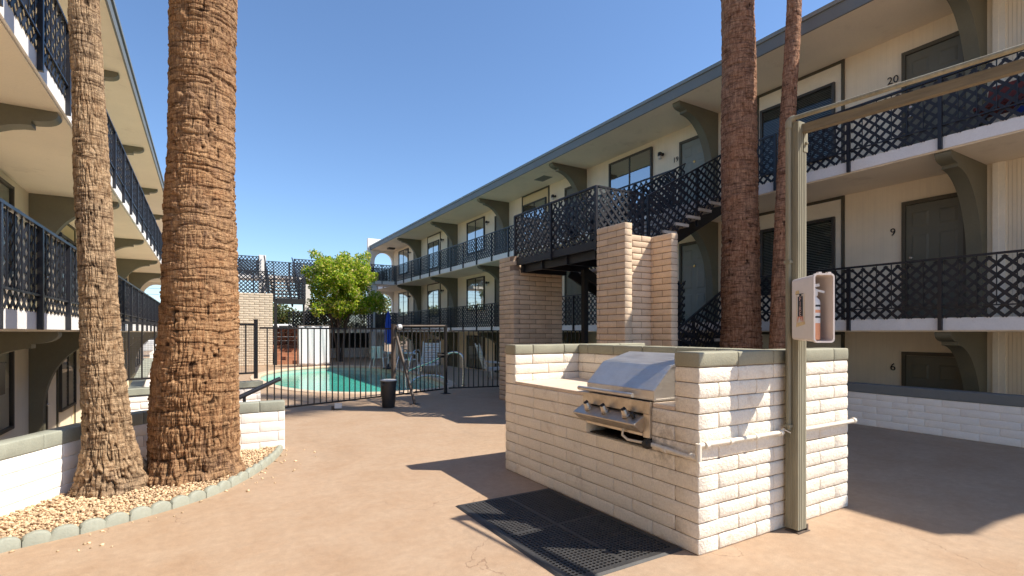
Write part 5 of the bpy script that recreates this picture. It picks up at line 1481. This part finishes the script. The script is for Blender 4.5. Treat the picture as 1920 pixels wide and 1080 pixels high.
# ------------------------------------------------------------------ cars beyond the far end
def car(label, loc, rz, paint, tall=1.0):
    t = thing('parked_car', label, 'car', (0, 0, 0), 'cars parked beyond the far end')
    L, W = 4.5, 1.78
    low = [(-2.25, .32), (-2.28, .62), (-2.2, .88), (-1.2, .98), (1.1, 1.0), (2.1, .96), (2.25, .75), (2.25, .32)]
    m = MB(); m.prism(low, lambda a, z, tt: (a, tt, z * tall), -W / 2, W / 2); part('body', m, paint, t, bevel=.06)
    cab_ = [(-1.25, .97), (-.45, 1.48), (1.15, 1.50), (2.0, .97)]
    m = MB(); n0 = len(cab_)
    vs = [(a, -W / 2 + (.03 if z < 1 else .16), z * tall) for a, z in cab_] + [(a, W / 2 - (.03 if z < 1 else .16), z * tall) for a, z in cab_]
    m.add(vs, [(3, 2, 1, 0), (4, 5, 6, 7), (0, 1, 5, 4), (1, 2, 6, 5), (2, 3, 7, 6), (3, 0, 4, 7)]); part('roof', m, paint, t, bevel=.05)
    g = MB()
    for sg in (-1, 1):
        for x0, x1, x2, x3 in ((-1.0, -.40, .28, .28), (.36, .36, 1.10, 1.6)):
            yo = lambda z: sg * (W / 2 - .03 - .13 * (z - .97) / .5 + .012)
            g.add([(x0, yo(1.0), 1.02 * tall), (x3, yo(1.0), 1.02 * tall), (x2, yo(1.42), 1.42 * tall), (x1, yo(1.42), 1.42 * tall)], [(0, 1, 2, 3)])
    g.add([(-1.20, -.72, 1.02 * tall), (-1.20, .72, 1.02 * tall), (-.53, .62, 1.45 * tall), (-.53, -.62, 1.45 * tall)], [(0, 1, 2, 3)]); g.v = [(p[0] - (.02 if i >= len(g.v) - 4 else 0), p[1], p[2] + (.02 if i >= len(g.v) - 4 else 0)) for i, p in enumerate(g.v)]
    part('window', g, M['dark_room'], t, recalc=False)
    for x in (-1.4, 1.4):
        for sg in (-1, 1):
            ax_ = (Vector((1, 0, 0)), Z, Vector((0, sg, 0))); m = MB(); m.lathe([(.33, -.1), (.33, .1), (.28, .11)], (x, sg * (W / 2 - .1), .33), 18, ax_); w_ = part('wheel', m, M['tyre'], t, smooth=40)
            m = MB(); m.lathe([(.2, .11), (.19, .118), (.05, .125)], (x, sg * (W / 2 - .1), .33), 14, ax_); part('rim', m, M['chrome'], w_)
    for sg in (-1, 1):
        m = MB(); m.box(-2.30, sg * .82 - .12, .68 * tall, -2.2, sg * .82 + .05, .80 * tall); part('headlight', m, M['lampglass'], t)
        m = MB(); m.box(-.92, sg * (W / 2 + .02), 1.0 * tall, -.78, sg * (W / 2 + .16), 1.12 * tall); part('mirror', m, paint, t)
    t.location = loc; t.rotation_euler.z = rz; return t
car('silver car parked on the street, seen between the two left palms', (-2.2, 38.2, 0), .12, M['carpaint'])
car('white car whose roof shows behind the red rock steps', (3.6, 36.5, 0), 0.1, M['carpaint_w'], 1.32)
# utility wires
wr = thing('utility_pole', 'distant utility pole carrying wires seen through the left end arch', 'utility pole', (-22, 84, 0))
m = MB(); m.tube([(-22, 84, 0), (-22, 84, 9.5)], [.16, .11], 8); part('pole', m, M['twig'], wr); m = MB(); m.beam((-23.2, 84, 9), (-20.8, 84, 9), .1, .12); part('crossarm', m, M['twig'], wr)
m = MB()
for dz in (0, .55, 1.1, 1.9): m.tube(smooth_path([(-60, 84, 9.2 - dz), (-22, 84, 8.8 - dz), (10, 84, 8.2 - dz), (50, 84, 8.8 - dz)]), .022, 5)
part('wire', m, M['wire'], wr)

# things on the right upper balcony
fc = thing('folding_chair', 'dark red folding chair on the upper right balcony behind the lattice', 'chair', (10.1, 2.85, 4.35))
m = MB(); m.box(9.85, 2.62, 4.75, 10.35, 3.08, 4.79); part('seat', m, M['red_fabric'], fc)
m = MB(); m.hexa([(10.33, 2.62, 4.79), (10.37, 2.62, 4.79), (10.37, 3.08, 4.79), (10.33, 3.08, 4.79)], [(10.48, 2.62, 5.25), (10.52, 2.62, 5.25), (10.52, 3.08, 5.25), (10.48, 3.08, 5.25)]); part('backrest', m, M['red_fabric'], fc)
for y in (2.63, 3.07):
    m = MB(); m.tube([(9.85, y, 4.355), (10.36, y, 4.80)], .014, 6); m.tube([(10.36, y, 4.355), (9.86, y, 4.78)], .014, 6); part('leg', m, M['iron'], fc)
bk = thing('storage_tub', 'small blue tub on the upper right balcony at the frame edge', 'tub', (9.8, 2.45, 4.35))
m = MB(); m.lathe([(.11, 0), (.14, .26), (.155, .27), (.155, .29), (.13, .285)], (9.8, 2.45, 4.352), 16); part('body', m, M['cloth_blue'], bk, smooth=40); m = MB(); m.tube([(9.8, 2.31, 4.62), (9.8, 2.33, 4.72), (9.8, 2.45, 4.76), (9.8, 2.57, 4.72), (9.8, 2.59, 4.62)], .006, 6); part('handle', m, M['iron'], bk)
sb = thing('smoke_detector', 'dark ceiling lamp under the far end of the right roof', 'lamp', (10.2, 32.2, 6.8))
m = MB(); m.box(10.0, 32.0, 6.74, 10.4, 32.4, 6.835); part('housing', m, M['lamp'], sb)
